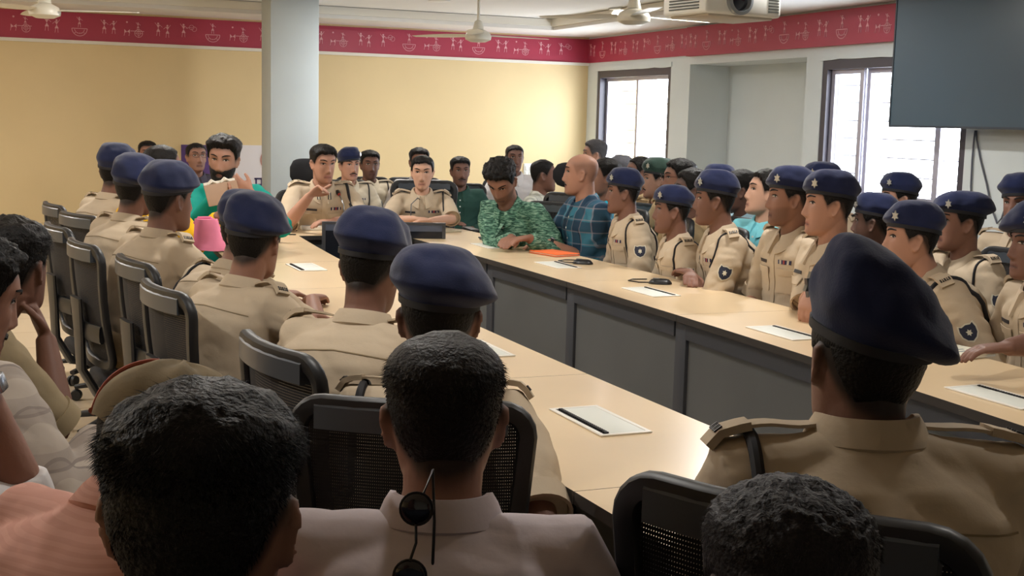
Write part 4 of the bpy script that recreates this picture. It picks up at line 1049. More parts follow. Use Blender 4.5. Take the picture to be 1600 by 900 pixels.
person('second beret wearer from the yellow wall in the row seen from behind', 'the middle beret wearer by the yellow wall', 212, 297, 5.85, 60, 40, lean=12, arms=('table', 'table'), skin='dark', hat='beret', gear=(), face=False, hs=1.02)
person('farthest uniformed beret wearer on the row by the yellow wall, back turned', 'the farthest beret wearer by the yellow wall', 181, 271, 7.1, 62, 30, lean=10, arms=('table', 'table'), skin='dark', hat='beret', gear=(), face=False, beretp=dict(flop=.03, droop=.0, height=.055), hs=1.02)
yw = person('person in a yellow top with a pink scarf, hidden behind berets but for a sleeve', 'the person in yellow', 254, 264, 6.55, 70, 75, lean=16, arms=(dict(w=wr(342, 336, 6.15), pole=(.6, .2, -.5), d=(-.2, 1, .1)), 'table'), skin='mid', shirt='sari', sleeve='long', hair='woman', trousers='pink', fem=True, gear=())
gm = person('bearded person in a teal shirt with a hand over the mouth, brown folder before them', 'the bearded person in teal', 349, 251, 7.05, 205, 203, lean=10, pitch=8, roll=-4, shirt='teal', sleeve='long', skin='light', hair='full', beard=True, gear=(), trousers='dark', hs=1.02, bs=1.05, hcol=(22, 18, 17),
       arms=(dict(w=wr(344, 300, 6.86), pole=(.6, -.1, -.8), d=(-.8, .5, .2), n=(0, 1, 0), curl=.6), dict(w=wr(394, 304, 6.80), pole=(-.7, -.1, -.8), d=(.85, -.1, .55), n=(0, -1, .2), curl=.30)))
# ---- head table
hd = person('bareheaded khaki uniformed person with parted hair and raised finger, seated before a tall black headrest', 'the officer with the raised finger', 505, 257, 8.3, 182, 170, lean=14, pitch=8, shirt='khaki', skin='light', hair='short', gear=('cord', 'pips', 'ribbon', 'gorget', 'thick'), hs=1.0, bs=1.06, chair='headrest',
       hairp=dict(tmax=.020, side=.007, kind='normal'),
       arms=(dict(w=wr(484, 306, 8.02), pole=(.5, .1, -.9), d=(-.55, .2, .45), n=(-.2, .6, -.6), curl=.9, f=[.05, 1.0, 1.1, 1.2]), dict(w=wr(520, 346, 8.05), pole=(-.9, .1, -.5), d=(1, .2, 0), curl=.4)))
wo = person('khaki uniformed person with tied-back dark hair and folded arms behind a microphone', 'the officer with tied-back hair', 660, 270, 8.62, 196, 200, lean=8, pitch=8, shirt='khaki', skin='fair', hair='woman', fem=True, bs=.94, hs=.95, gear=('cord', 'ribbon'), arms=(dict(w=wr(648, 342, 8.35), pole=(1, .1, -.5), d=(-1, .3, 0)), dict(w=wr(672, 345, 8.30), pole=(-1, .1, -.5), d=(1, .25, 0))))
# ---- behind the head table
person('pale khaki uniformed person in a small navy beret, seated behind the raised-finger officer', 'the small-beret officer at the back', 546, 260, 9.9, 180, 172, shirt='pale_khaki', skin='light', hat='beret', moustache=True, gear=('cord', 'ribbon'), beretp=dict(flop=.012, droop=0, height=.042, back=.004), hs=.98, lean=4)
person('bareheaded person in a pale shirt beside the small navy beret at the back', 'the person in pale cloth at the back', 578, 259, 10.6, 184, 184, shirt='pale_khaki', skin='dark', stubble=.35, gear=('nopatch', 'cord'), lean=4)
person('person in white behind the officer with tied-back hair, face hidden', 'the hidden person in white', 655, 255, 10.6, 190, 190, shirt='white', skin='mid', gear=(), lean=4)
person('person in a dark green sweater seated by the yellow wall, looking straight ahead', 'the person in the dark green sweater', 719, 269, 10.3, 196, 188, shirt='dark_green', sleeve='long', skin='dark', stubble=.3, moustache=True, gear=('buttons',), hair='short', trousers='grey', lean=4, hs=.97, arms=(dict(l=(.08, .30, .66), d=(-.6, .6, .2)), 'lap'))
person('short-haired person in white behind the green print shirt by the wall switch', 'the person by the wall switch', 804, 248, 10.9, 195, 190, shirt='white', skin='dark', gear=(), lean=2, hair='crop', hs=.97)
person('person in a pale checked shirt, turned away beside the black headrest', 'the person in pale checks', 849, 275, 9.4, 130, 110, shirt='stripe', skin='dark', gear=(), hair='crop', lean=2)
person('person with eyeglasses and a dark collar before the purple poster', 'the eyeglass wearer by the poster', 307, 247, 10.3, 170, 172, shirt='grey', skin='mid', glasses=True, hair='crop', gear=('buttons',), lean=0, stubble=.2, pitch=-6)
person('person at the back wall showing only a brown forehead above the berets', 'the forehead above the berets', 231, 242, 10.9, 178, 180, shirt='white', skin='mid', hair='crop', gear=(), lean=2)
# ---- right arm of the table
pr = person('person in a green printed shirt, head bowed over a tablet at the table', 'the person in green print', 784, 284, 7.55, 238, 222, lean=30, pitch=42, shirt='print', sleeve='long', skin='mid', hair='curly', gear=('buttons',), trousers='blue', bs=1.08, fat=1.1, hs=1.06, stubble=.5, arms=(dict(w=wr(800, 372, 7.35), d=(-.2, 1, -.1)), dict(w=wr(826, 372, 7.30), d=(.4, 1, -.1))))
bd = person('bald person in a blue checked shirt with a wristwatch by the orange folder', 'the bald person in blue checks', 908, 273, 7.5, 272, 296, lean=6, pitch=0, shirt='plaid_blue', skin='light', hair='bald', moustache=True, gear=('buttons', 'watch_left'), trousers='blue', bs=1.1, fat=1.12, hs=1.05, arms=(dict(w=(2.88, 7.02, .79), d=(-.5, 1, -.1), pole=(.5, -.5, -.6)), dict(w=(2.97, 6.78, .79), d=(.4, 1, -.1), pole=(-.25, -1, -.45))))
person('uniformed person in a navy beret next to the bald person, white glint badge, profile', 'the beret wearer next to the bald person', 974, 303, 6.95, 280, 294, lean=6, shirt='khaki', skin='dark', hat='beret', gear=('cord', 'ribbon'), hs=.93, bs=.96, arms=('lap', 'lap'), beretp=dict(flop=.025, droop=.03, height=.044, back=.012))
person('short uniformed person in a navy beret, lowest in the row facing the hollow', 'the short beret wearer', 1050, 331, 6.35, 283, 292, lean=6, shirt='khaki', skin='dark', hat='beret', gear=('cord',), hs=.93, bs=.93, arms=('lap', 'lap'), beretp=dict(flop=.025, droop=.03, height=.034, back=.012))
person('uniformed beret wearer leaning on folded arms beside the shortest in the row', 'the beret wearer leaning on folded arms', 1117, 315, 5.98, 287, 300, lean=10, shirt='khaki', skin='dark', hat='beret', gear=('cord', 'ribbon'), hs=.97, bs=1.02, arms=('foldin', 'foldin'), beretp=dict(flop=.025, droop=.03, height=.044, back=.012))
person('slim uniformed person in a navy beret, hands in lap, before the turquoise shirt', 'the slim beret wearer with ribbons', 1234, 312, 5.55, 270, 290, lean=2, shirt='khaki', skin='mid', hat='beret', gear=('cord', 'ribbon'), hs=1.0, bs=.98, arms=('lap', 'lap'), beretp=dict(flop=.025, droop=.03, height=.036, back=.014), stubble=.3)
person('uniformed person in a navy beret with a pale thread round the wrist, seated tall', 'the beret wearer with the wrist thread', 1295, 323, 5.15, 276, 292, lean=2, shirt='khaki', skin='light', hat='beret', gear=('cord', 'ribbon', 'thread'), hs=1.02, bs=1.06, arms=(dict(w=wr(1270, 452, 4.92), d=(-.2, .4, -.9)), 'lap'), beretp=dict(flop=.025, droop=.03, height=.036, back=.014))
person('uniformed person leaning in behind the white notebook, bold shield on the sleeve', 'the person with the bold sleeve shield', 1424, 376, 4.72, 290, 298, lean=24, shirt='khaki', skin='light', hat='beret', gear=('cord', 'thick'), hs=1.0, bs=1.06, arms=('foldin', dict(w=wr(1462, 552, 4.42), pole=(-.35, -.5, -1))), beretp=dict(flop=.025, droop=.03, height=.038, back=.014))
person('uniformed person in a broad navy beret behind the bold sleeve shield, ear showing', 'the broad beret wearer', 1500, 350, 5.45, 275, 290, lean=4, shirt='khaki', skin='mid', hat='beret', gear=('cord',), hs=1.0, arms=('lap', 'lap'), beretp=dict(flop=.05, droop=.05, height=.03, back=.03, all=.012))
person('uniformed person cut by the frame edge, bare forearm on the table by the white notebook', 'the forearm by the notebook', 1620, 386, 4.3, 282, 285, lean=8, shirt='khaki', skin='dark', hat='beret', gear=('ribbon',), hs=.96, arms=('lap', dict(w=wr(1556, 552, 3.75), d=(.2, 1, -.1))))
# ---- second row by the windows
person('person in grey looking away in front of the far window frame, tallest there', 'the tall grey-haired person by the far window', 929, 243, 10.2, 262, 292, shirt='stripe', skin='light', gear=(), hair='short', hcol=(70, 68, 70), lean=2)
person('person with dark hair and a bright cyan collar behind the bald person', 'the person with the cyan collar', 946, 278, 8.0, 255, 285, shirt='cyan', skin='mid', gear=(), hair='short', lean=2, hs=.97)
person('grey-haired person against the window glare, face hidden', 'the grey-haired person in the glare', 969, 270, 9.3, 265, 295, shirt='sky', skin='light', gear=(), hcol=(96, 96, 102), lean=2)
person('bareheaded person in tan before the window mullion, close-cropped hair', 'the close-cropped person in tan', 999, 271, 9.0, 240, 282, shirt='khaki_tan', skin='dark', gear=(), hair='crop', lean=2)
person('moustached person in a dark green beret with a pale badge', 'the green beret wearer', 1027, 283, 8.4, 248, 290, shirt='khaki_tan', skin='light', hat='green_beret', moustache=True, gear=('cord',), lean=2, beretp=dict(flop=.025, droop=0, height=.045))
person('person in eyeglasses with thick black hair beside the green beret', 'the eyeglass wearer beside the green beret', 1061, 281, 7.7, 245, 285, shirt='khaki_tan', skin='mid', glasses=True, gear=(), hair='short', lean=2)
person('person with black hair half hidden between the short beret wearer and the leaning one', 'the half hidden person with black hair', 1080, 300, 7.0, 255, 290, shirt='khaki_tan', skin='deep', gear=(), hair='short', lean=2)
person('person in a navy beret mostly hidden, silver badge peeping over the leaning beret wearer', 'the peeping badge wearer', 1122, 294, 8.3, 240, 280, shirt='khaki', skin='dark', hat='beret', gear=('cord',), lean=2, beretp=dict(flop=.02, droop=0, height=.045))
person('person in pale blue with black hair, turned from view, against the white niche', 'the black-haired person by the niche', 1157, 300, 7.35, 268, 300, shirt='sky', skin='deep', gear=(), hair='short', lean=2)
person('fair person in a pale blue shirt gazing up beside the slim beret wearer', 'the fair person in pale blue', 1196, 303, 6.6, 250, 290, shirt='turq', skin='fair', gear=('buttons',), hair='short', pitch=-8, lean=-4, hs=1.0)
person('person in a navy beret mostly hidden before the window frame with a silver badge', 'the hidden badge wearer by the window', 1282, 297, 7.1, 250, 286, shirt='khaki', skin='dark', hat='beret', gear=('cord',), lean=2, beretp=dict(flop=.02, droop=0, height=.045))
person('person in a dark cap-like beret seen low between two uniformed people, face hidden', 'the low dark-beret person', 1366, 350, 5.75, 262, 320, shirt='khaki', skin='deep', hat='beret', gear=('cord',), lean=4, beretp=dict(flop=.03, droop=.02, height=.035), hs=.97)
person('person in a blue-grey beret before the bright window, face in shade', 'the beret wearer before the bright window', 1404, 313, 6.75, 255, 292, shirt='khaki_pink', skin='light', hat='beret', gear=('cord',), lean=2, hs=.97, beretp=dict(flop=.02, droop=.0, height=.042))
person('half hidden person with a badge on a navy beret below the trailing cable', 'the beret wearer below the cable', 1594, 322, 6.1, 250, 250, shirt='khaki', skin='dark', hat='beret', gear=('cord',), lean=2, beretp=dict(flop=.025, droop=0, height=.048))
# ---- near end
fo = person('large uniformed person in a tall slanted blue beret, back turned at the near table end', 'the big slanted beret', 1350, 570, 1.86, 20, 12, neck=.70, lean=4, pitch=0, roll=4, shirt='khaki', skin='dark', hat='beret', face=False, gear=('cord', 'thick'), hs=1.0, bs=1.12, beretp=dict(flop=.044, droop=.088, height=.078, peak=(-.052, -.008), back=.014, all=.008, rr=.004, soft=.92), arms=('near', 'near'), shrug=-.01)
sg = person('person in a lilac-white shirt with sunglasses hung on the back of the collar', 'the sunglasses wearer', 693, 660, 1.72, 22, 16, neck=.86, lean=6, pitch=4, shirt='lilac', skin='mid', face=False, gear=(), hair='crop', strands=4200, hs=.98, bs=1.02, arms=('lap', 'lap'), hcol=(26, 20, 18), hairp=dict(tmax=.012, side=.003))
dk = person('large dark-haired person closest to the camera, back of the head, ear lit', 'the dark-haired person up close', 318, 818, 1.14, 28, 24, lean=2, pitch=8, shirt='grey', skin='mid', face=False, gear=(), hair='short', strands=9000, hs=1.02, arms=('lap', 'lap'), hcol=(16, 13, 14), hairp=dict(tmax=.016, side=.004))
cu = person('curly-haired person, top of the head only, behind the mesh chair of the tan uniform', 'the curly-haired person up close', 1226, 935, 1.26, 20, 14, lean=4, pitch=4, shirt='grey', skin='mid', face=False, gear=(), hair='curly', strands=4200, hs=.98, arms=('lap', 'lap'), hcol=(30, 25, 28), hairp=dict(tmax=.012, side=.007, rough=.0045, freq=110))
cp = person('person in a peach shirt and khaki cap, turned away beside the dark-haired head', 'the cap wearer in peach', 258, 712, 1.72, 52, 50, neck=.5, lean=28, pitch=16, shirt='peach', skin='mid', face=False, gear=(), hat='cap', hair='crop', arms=('lap', 'lap'), hs=1.0, bs=.96)
p1 = person('person with spiky black hair and khaki trousers, chin on hand, by the yellow wall', 'the spiky-haired person', 22, 422, 3.3, 76, 32, lean=30, pitch=0, shirt='olive', skin='dark', face=False, hair='full', strands=2600, gear=('nopatch',), hs=1.02, arms=(dict(l=(.03, .40, .90), pole=(.35, .15, -1), d=(-.25, -.35, 1), n=(0, -1, -.3), curl=1.0), 'knees'), hairp=dict(tmax=.026, side=.004), trousers='khaki', kneedir=0, chair='mesh')
p2 = person('person in a grey checked long-sleeved shirt and dark trousers, looking down, at the picture edge', 'the person in grey checks', -48, 468, 2.62, 56, 72, neck=.8, lean=5, pitch=18, shirt='plaid_grey', sleeve='long', skin='mid', hair='curly', gear=(), trousers='dark', arms=(dict(w=wr(150, 682, 2.62), pole=(.7, -.2, -.6), d=(-.1, 1, -.1)), 'knees'), hs=1.02, moustache=True)
p3 = person('person in a white shirt raising a forearm with a steel wristwatch', 'the raised-forearm person in white', -235, 575, 1.95, 64, 60, lean=8, shirt='white', sleeve='rolled', skin='mid', face=False, gear=('watch',), trousers='dark', arms=(dict(w=wr(-40, 590, 2.0), pole=(.1, .3, -1), d=(-.2, .1, 1), n=(-.5, -.5, 0), curl=.5), 'knees'))
# ================================================================ chairs under them
for kind, base, bh, hz, who, lean in CHAIRS:
    h = rad(bh); q = Vector((math.sin(h), math.cos(h)))
    ob, dz = .05, hz-.088-SZ
    if who == 'the big slanted beret': bh, ob, dz = 55, .015, .045; base = base+Vector((-.03, .01, 0)); q = Vector((math.sin(rad(55)), math.cos(rad(55))))
    if who == 'the beret wearer before the sunglasses wearer': dz += .03; ob = .02
    if who in ('the stooping beret wearer', 'the person with plain shoulder letters', 'the mostly hidden beret wearer', 'the beret wearer by the yellow sleeve', 'the middle beret wearer by the yellow wall', 'the farthest beret wearer by the yellow wall'):
        bh = 80; q = Vector((math.sin(rad(80)), math.cos(rad(80)))); ob = .07
        if who == 'the stooping beret wearer': base = base+Vector((.0, -.22, 0))
        if who == 'the person with plain shoulder letters': base = base+Vector((.03, -.18, 0))
    if who == 'the officer with tied-back hair': bh = 186; dz += .07; base = base+Vector((.09, .04, 0))
    place_chair(kind, base.x+q.x*ob, base.y+q.y*ob, bh, dz, 'black office chair %s under %s' % ('with headrest' if kind == 'headrest' else 'with mesh back', who))
c = at(838, 279, 8.7); place_chair('headrest', c.x, c.y, 255, .0, 'empty black chair with rounded headrest between the pale checks and the bald person')
# ================================================================ things on the table
def flat(name, label, cat, p, rz, size, m, bev=.002, group=None):
    o = MB().box((0, 0, size[2]/2), size, None, bev).build(name, m, None); o.location = p; o.rotation_euler = (0, 0, rz); tag(o, label, cat, group); return o
tz = .7505
fd = empty('folder', (2.905, 6.53, tz), .25); tag(fd, 'bright orange document folder lying on the table before the bald person', 'folder')
OR = mat('orange_card', (240, 110, 48), .5)
MB().box((0, 0, .003), (.17, .25, .003), None, .001).build('back_cover', OR, fd); MB().box((0, 0, .0075), (.16, .24, .006)).build('paper_sheets', mat('paper', (230, 226, 214), .8), fd); MB().box((0, 0, .0125), (.172, .252, .003), None, .001).build('front_cover', OR, fd)
BLK = mat('black_plastic', (24, 24, 26), .4)
def mouse_thing(p, rz, label):
    e = empty('conference_microphone', p, rz); tag(e, label, 'microphone', 'black table microphones')
    R = []
    for y in np.linspace(-.055, .055, 9):
        k = max(.05, 1-(y/.055)**4)**.5; R.append([Vector((.030*k*math.cos(t), y, .003+.024*k*max(-.1, math.sin(t)))) for t in [2*PI*i/16 for i in range(16)]])
    MB().loft(R).build('housing', BLK, e)
    MB().box((0, .02, .026), (.02, .03, .004), None, .001).build('button', mat('button_grey', (110, 112, 112), .4), e)
    pts = [(0, .05, .006), (.01, .10, .004), (.06, .15, .004), (.12, .13, .004), (.14, .06, .004)]
    MB().tube(pts, .003, n=6).build('cable', BLK, e)
mouse_thing((2.875, 7.28, tz), 1.0, 'black table microphone on the table before the person in green print')
mouse_thing((2.86, 6.05, tz), .9, 'black table microphone with cable between the orange folder and khaki sleeves')
mouse_thing((2.875, 5.22, tz), 1.1, 'black table microphone in the window glare on the table')
flat('tablet', 'dark tablet lying at the elbow of the person in green print', 'tablet', (2.93, 7.42, tz), .3, (.18, .25, .009), mat('tablet_grey', (70, 84, 100), .25), .003)
flat('notebook', 'thin pale notebook by the corner of the table near the dark green sweater', 'notebook', (2.74, 8.02, tz), .3, (.16, .22, .010), mat('pale_cover', (196, 186, 160), .6))
nb = empty('notebook', (3.0, 3.36, tz), .15); tag(nb, 'white printed notebook at the table edge by the bare forearm', 'notebook')
MB().box((0, 0, .007), (.155, .21, .010)).build('pages', mat('paper', (230, 226, 214), .8), nb); MB().box((0, 0, .0135), (.16, .215, .003), None, .001).build('cover', mat('cover_white', (226, 224, 206), .4), nb)
lg_ = MB()
for k in range(5): lg_.box((-.02+.01*(k % 2), .075-.03*k, .0153), (.07 if k else .10, .008, .0006))
lg_.build('cover_print', mat('print_grey', (130, 140, 150), .6), nb)
flat('mobile_phone', 'black mobile phone lying before the raised-finger officer', 'phone', (1.70, 8.16, tz), 1.45, (.075, .16, .009), mat('phone_black', (16, 18, 26), .2), .003)
tb_ = empty('tissue_packet', (1.90, 8.20, tz), 1.5); tag(tb_, 'white paper packet before the raised-finger officer', 'packet')
MB().box((0, 0, .014), (.085, .16, .028), None, .008).build('wrapper', mat('packet_white', (228, 226, 220), .6), tb_); MB().box((.0, .0, .029), (.05, .10, .004), None, .002).build('flap', mat('packet_grey', (170, 172, 170), .6), tb_)
flat('pen', 'dark pen lying across the table end near the hollow', 'pen', (1.64, 7.86, tz), 1.3, (.008, .14, .008), BLK, .003)
# beret lying on the table beside the monitor
bt = empty('spare_beret', (2.62, 8.12, tz)); tag(bt, 'navy beret lying on the table behind the monitor', 'beret')
MB().lathe([(0, 0), (.085, .0), (.12, .014), (.125, .026), (.10, .042), (.05, .05), (0, .052)], n=32).build('crown', MATS['beret_navy'], bt, True, 0)
MB().lathe([(.080, -.0), (.088, -.0), (.090, .004), (.080, .004)], n=32).build('band', MATS['beret_band'], bt)
# gooseneck microphones
def goose(x, y, rz, label, head):
    e = empty('gooseneck_microphone', (x, y, tz), rz); tag(e, label, 'microphone', 'gooseneck microphones at the head of the table')
    MB().box((0, 0, .016), (.09, .11, .032), None, .010).build('base', BLK, e)
    pts = [Vector((0, .02, .03)), Vector((0, .025, .10)), Vector((0, .01, .17)), Vector((head[0]*.6, -.04, .21)), Vector(head)]
    MB().tube(pts, [.005, .004, .0038, .0038, .0038], n=8).build('gooseneck', mat('neck_grey', (110, 112, 116), .35, .6), e)
    d = (pts[-1]-pts[-2]).normalized(); MB().tube([pts[-1], pts[-1]+d*.014, pts[-1]+d*.045, pts[-1]+d*.056], [.008, .014, .015, .008], n=14).build('capsule', BLK, e)
    MB().tube([pts[-1]-d*.004, pts[-1]+d*.004], [.0095, .0095], n=14).build('light_ring', mat('ring_red', (196, 66, 48), .4), e)
goose(2.07, 8.06, 3.0, 'black microphone on a stalk before the raised-finger officer', (.02, -.10, .235))
goose(2.57, 8.18, 2.7, 'microphone on a pale stalk before the officer with tied-back hair', (-.06, -.12, .185))
# brown file held up
fl = empty('paper_file', at(348, 302, 6.74), 0.35); tag(fl, 'brown card file held up before the bearded person in teal', 'file')
fl.rotation_euler = (rad(-16), rad(-9), rad(15))
MB().box((0, 0, 0), (.19, .006, .115), None, .002).build('cover', mat('brown_card', (172, 142, 118), .7), fl)
MB().box((.0, .007, .012), (.18, .006, .12)).build('paper_sheets', mat('paper', (230, 226, 214), .8), fl)
cr = MB()
for x, w in ((-.045, .05), (.03, .05)): cr.tube([(x-w/2, .004, .060), (x, -.002, .074), (x+w/2, .004, .062)], [.006, .012, .006], n=8)
cr.build('crumpled_paper', mat('paper', (230, 226, 214), .8), fl)
# pink cloth over the person in yellow
pk = MB(); R = []
pc = at(322, 360, 6.05); vx = Vector((RW[0][0], RW[1][0], 0)).normalized()
for k in range(9):
    t = k/8; c = pc+Vector((0, 0, .055-.15*t)); hw = .055+.028*t
    R.append([c+vx*(hw*math.cos(q)+.02*t)+Vector((-vx.y, vx.x, 0))*(.035+.012*math.sin(3*q+t*5))*math.sin(q) for q in [2*PI*i/20 for i in range(20)]])
pko = pk.loft(R).build('handbag', mat('pink_cloth', (222, 130, 160), .85, bump=.3, bscale=30), None, True, 60); tag(pko, 'pink cloth bag standing on the table below the yellow sleeve', 'bag')
MB().tube([pc+Vector((0, 0, .03))-vx*.055, pc+Vector((0, 0, .058))-vx*.035, pc+Vector((0, 0, .060))+vx*.02, pc+Vector((0, 0, .03))+vx*.055], .009, n=8).build('strap', mat('bag_strap', (200, 104, 140), .8), pko)
# monitor in the hollow
mo = empty('monitor', (0, 0, 0)); mc = at(600, 372, 7.9); mo.location = (mc.x, mc.y, 0); tag(mo, 'wide dark monitor standing in the hollow below the raised-finger officer', 'monitor'); mo.rotation_euler = (0, 0, -.22)
mz = mc.z
fr = MB(); W_, H_ = .385, .125
fr.box2((-W_, -.02, mz+.085), (W_, .02, mz+.10)).box2((-W_, -.02, mz-.32), (W_, .02, mz-.30)).box2((-W_, -.02, mz-.30), (-W_+.022, .02, mz+.085)).box2((W_-.022, -.02, mz-.30), (W_, .02, mz+.085)); fr.build('bezel', mat('bezel_grey', (74, 76, 82), .4), mo, False)
MB().box2((-W_+.022, -.012, mz-.30), (W_-.022, .015, mz+.085)).build('screen', mat('monitor_screen', (30, 34, 44), .18), mo, False)
MB().box2((-W_+.022, -.016, mz+.045), (W_-.022, -.0125, mz+.084)).build('top_strip', mat('strip_blue', (88, 96, 116), .3), mo, False)
MB().box2((-.04, -.0, .02), (.04, .03, mz-.30)).box2((-.16, -.10, 0), (.16, .12, .02)).build('stand', BLK, mo, False)
# sunglasses on the collar of the near person
Msg = sg['obj'].matrix_basis.copy(); bvs = sg['bvh']; c7 = sg['c7']; u = sg['u']; f = sg['f']; Xl = Vector((1, 0, 0))
sgo = empty('sunglasses', Msg @ (c7-f*.06)); tag(sgo, 'dark sunglasses hanging on end down the back of the lilac-white shirt', 'sunglasses')
LENS = mat('dark_lens', (22, 20, 34), .08, coat=.5)
inv = Matrix.Translation(-sgo.location)
Ml = Matrix.Rotation(-sg['a'], 4, 'Z')
ctr = []
for k, (dz_, of_) in enumerate(((-.012, .034), (.052, .016))):
    h = drape(bvs, c7-u*max(dz_, .02)-f*.4-Xl*(.022+.006*k), f, of_)+u*(.0 if dz_ > .02 else .02-dz_); p = inv @ (Msg @ h); ctr.append(p)
    R = Matrix((Ml.to_3x3() @ Xl, Ml.to_3x3() @ u, Ml.to_3x3() @ f)).transposed()
    le = MB().lathe([(0, -.006), (.011, -.005), (.018, -.003), (.0205, 0), (.018, .003), (0, .004)], p, 24, rot=R @ Matrix.Scale(1, 3)).build('lens', LENS, sgo)
    MB().tube([p+R @ Vector((.0205*math.cos(t), .0205*math.sin(t), 0)) for t in [2*PI*i/24 for i in range(24)]], .0018, n=6, closed=True).build('rim', mat('sunglass_rim', (30, 28, 32), .3, .5), sgo)
R = Matrix((Ml.to_3x3() @ Xl, Ml.to_3x3() @ u, Ml.to_3x3() @ f)).transposed()
MB().tube([ctr[0]+R @ Vector((.0, -.020, -.002)), (ctr[0]+ctr[1])/2+R @ Vector((.004, 0, -.004)), ctr[1]+R @ Vector((0, .020, -.002))], .002, n=6).build('bridge', MATS['sunglass_rim'], sgo)
MB().tube([ctr[0]+R @ Vector((.008, .018, 0)), ctr[0]+R @ Vector((.018, .045, .03)), ctr[0]+R @ Vector((.022, -.02, .02)), ctr[0]+R @ Vector((.022, -.09, .0)), ctr[0]+R @ Vector((.020, -.125, -.01))], .002, n=6).build('temple', MATS['sunglass_rim'], sgo)
# ================================================================ ceiling, walls
CREAM = mat('fan_cream', (222, 218, 204), .35)
def fan(x, y, z, rz, label):
    e = empty('ceiling_fan', (x, y, z), rz); tag(e, label, 'ceiling fan', 'cream ceiling fans')
    MB().lathe([(0, .09), (.02, .09), (.05, .075), (.09, .055), (.105, .025), (.10, .0), (.06, -.018), (0, -.022)], n=32).build('motor', CREAM, e)
    top = 2.52-z
    MB().lathe([(0, .085), (.012, .085), (.012, top), (0, top)], n=12).build('rod', CREAM, e)
    MB().lathe([(0, top-.09), (.03, top-.09), (.045, top-.05), (.06, top-.01), (0, top)], n=24).build('canopy', CREAM, e)
    MB().lathe([(0, .08), (.045, .08), (.03, .14), (.014, .15), (0, .15)], n=24).build('lower_cup', CREAM, e)
    for k in range(3):
        M = Matrix.Rotation(2*PI*k/3, 4, 'Z'); R = []
        for t in np.linspace(0, 1, 10):
            r = .10+.52*t; w = .028+.034*math.sin(PI*min(1, .15+t*.75)); tw = .20-.12*t
            R.append([M @ Vector((r, a*w, .035+a*w*math.tan(tw)+b*.0025)) for a, b in ((-1, 0), (-.5, 1), (.5, 1), (1, 0), (.5, -1), (-.5, -1))])
        MB().loft(R).build('blade', CREAM, e)
p = on_z(70, 24, 2.12); fan(p.x, p.y, 2.12, -.35, 'cream ceiling fan over the yellow wall, far from the projector')
p = on_z(747, 62, 2.12); fan(p.x, p.y, 2.12, .1, 'cream ceiling fan hanging before the red band between column and corner')
p = on_z(990, 34, 2.12); fan(p.x, p.y, 2.12, .25, 'cream ceiling fan nearest the projector')
LE = mat_emit('downlight_glow', (255, 246, 232), 14)
spots = [tuple(on_z(968, 14, 2.515)), tuple(on_z(852, 33, 2.515)), tuple(on_z(222, 1, 2.515)), tuple(on_z(686, 1, 2.515)), (1.2, 8.2, 2.52), (4.3, 7.0, 2.52), (1.3, 5.6, 2.52), (3.3, 4.6, 2.52), (-1.4, 9.6, 2.52), (-1.6, 6.6, 2.52), (-1.6, 3.4, 2.52), (.8, 2.8, 2.52), (2.6, 2.0, 2.52)]  # last one is added, out of view, to brighten the slanted-beret officer's back
names = ['recessed ceiling light beside the fan nearest the projector', 'recessed ceiling light between the corner and the middle fan', 'recessed ceiling light above the yellow wall near the column', 'recessed ceiling light over the head of the table', 'recessed ceiling light over the bearded person', 'recessed ceiling light over the bald person', 'recessed ceiling light over the beret row', 'recessed ceiling light over the open hollow', 'recessed ceiling light over the aisle by the yellow wall', 'recessed ceiling light over the middle of the aisle', 'recessed ceiling light over the spiky-haired person', 'recessed ceiling light over the stooping beret wearer', 'added recessed ceiling light, unseen, over the near end of the table']
for (x, y, z), nm in zip(spots, names):
    e = empty('ceiling_light', (x, y, z)); tag(e, nm, 'ceiling light', 'recessed round ceiling lights')
    MB().lathe([(.075, 0), (.095, 0), (.095, -.006), (.075, -.010)], n=32).build('trim_ring', mat('ring_white', (236, 236, 232), .4), e)
    MB().lathe([(0, -.002), (.075, -.002), (.075, -.006), (0, -.007)], n=32).build('diffuser', LE, e)
    ld = bpy.data.lights.new('lamp_light', 'AREA'); ld.shape = 'DISK'; ld.size = .15; ld.energy = LAMP_W*((.35 if y > 9.5 and x > 4 else .5 if y < 3.0 else 1.25 if y > 7.5 and x < 2 else 1)*(1.35 if x < 0 else 1)); ld.color = (1, .965, .91)
    lo = bpy.data.objects.new('lamp_light', ld); C.objects.link(lo); lo.location = (0, 0, -.015); lo.parent = e
# projector
e = empty('projector', at(1128, 6, 5.35)); tag(e, 'white ceiling projector with round lens hanging above the table', 'projector'); e.rotation_euler = (0, 0, rad(8))
PW = mat('projector_white', (224, 226, 222), .4); gz = e.location.z
w, d, h = .40, .30, .115
MB().box((0, 0, 0), (w, d, h), None, .014, seg=3).build('body', PW, e)
R = Matrix.Rotation(PI/2, 3, 'X')
MB().lathe([(.060, .0), (.064, .0), (.064, .02), (.050, .024), (.046, .01), (.046, .0)], (-.035, -d/2, 0.005), 32, rot=R).build('lens_ring', mat('lens_ring_grey', (150, 158, 166), .3, .4), e)
MB().lathe([(0, .012), (.02, .011), (.046, .004), (.046, 0), (0, 0)], (-.035, -d/2, .005), 32, rot=R).build('lens', mat('lens_glass', (24, 28, 44), .05, coat=1), e)
vm = mat('vent_dark', (70, 74, 70), .6)
vt = MB()
for k in range(7): vt.box((.155, -d/2-.001, -.035+k*.012), (.055, .004, .0055))
vt.build('vent', vm, e, False); vt = MB()
for k in range(7): vt.box((-w/2-.001, .0, -.035+k*.012), (.004, .2, .0055))
vt.build('vent', vm, e, False)
MB().box((0, 0, -h/2-.004), (w*.86, d*.86, .012), None, .005).build('base_plate', mat('projector_base', (186, 178, 166), .5), e)
tp_ = 2.52-gz
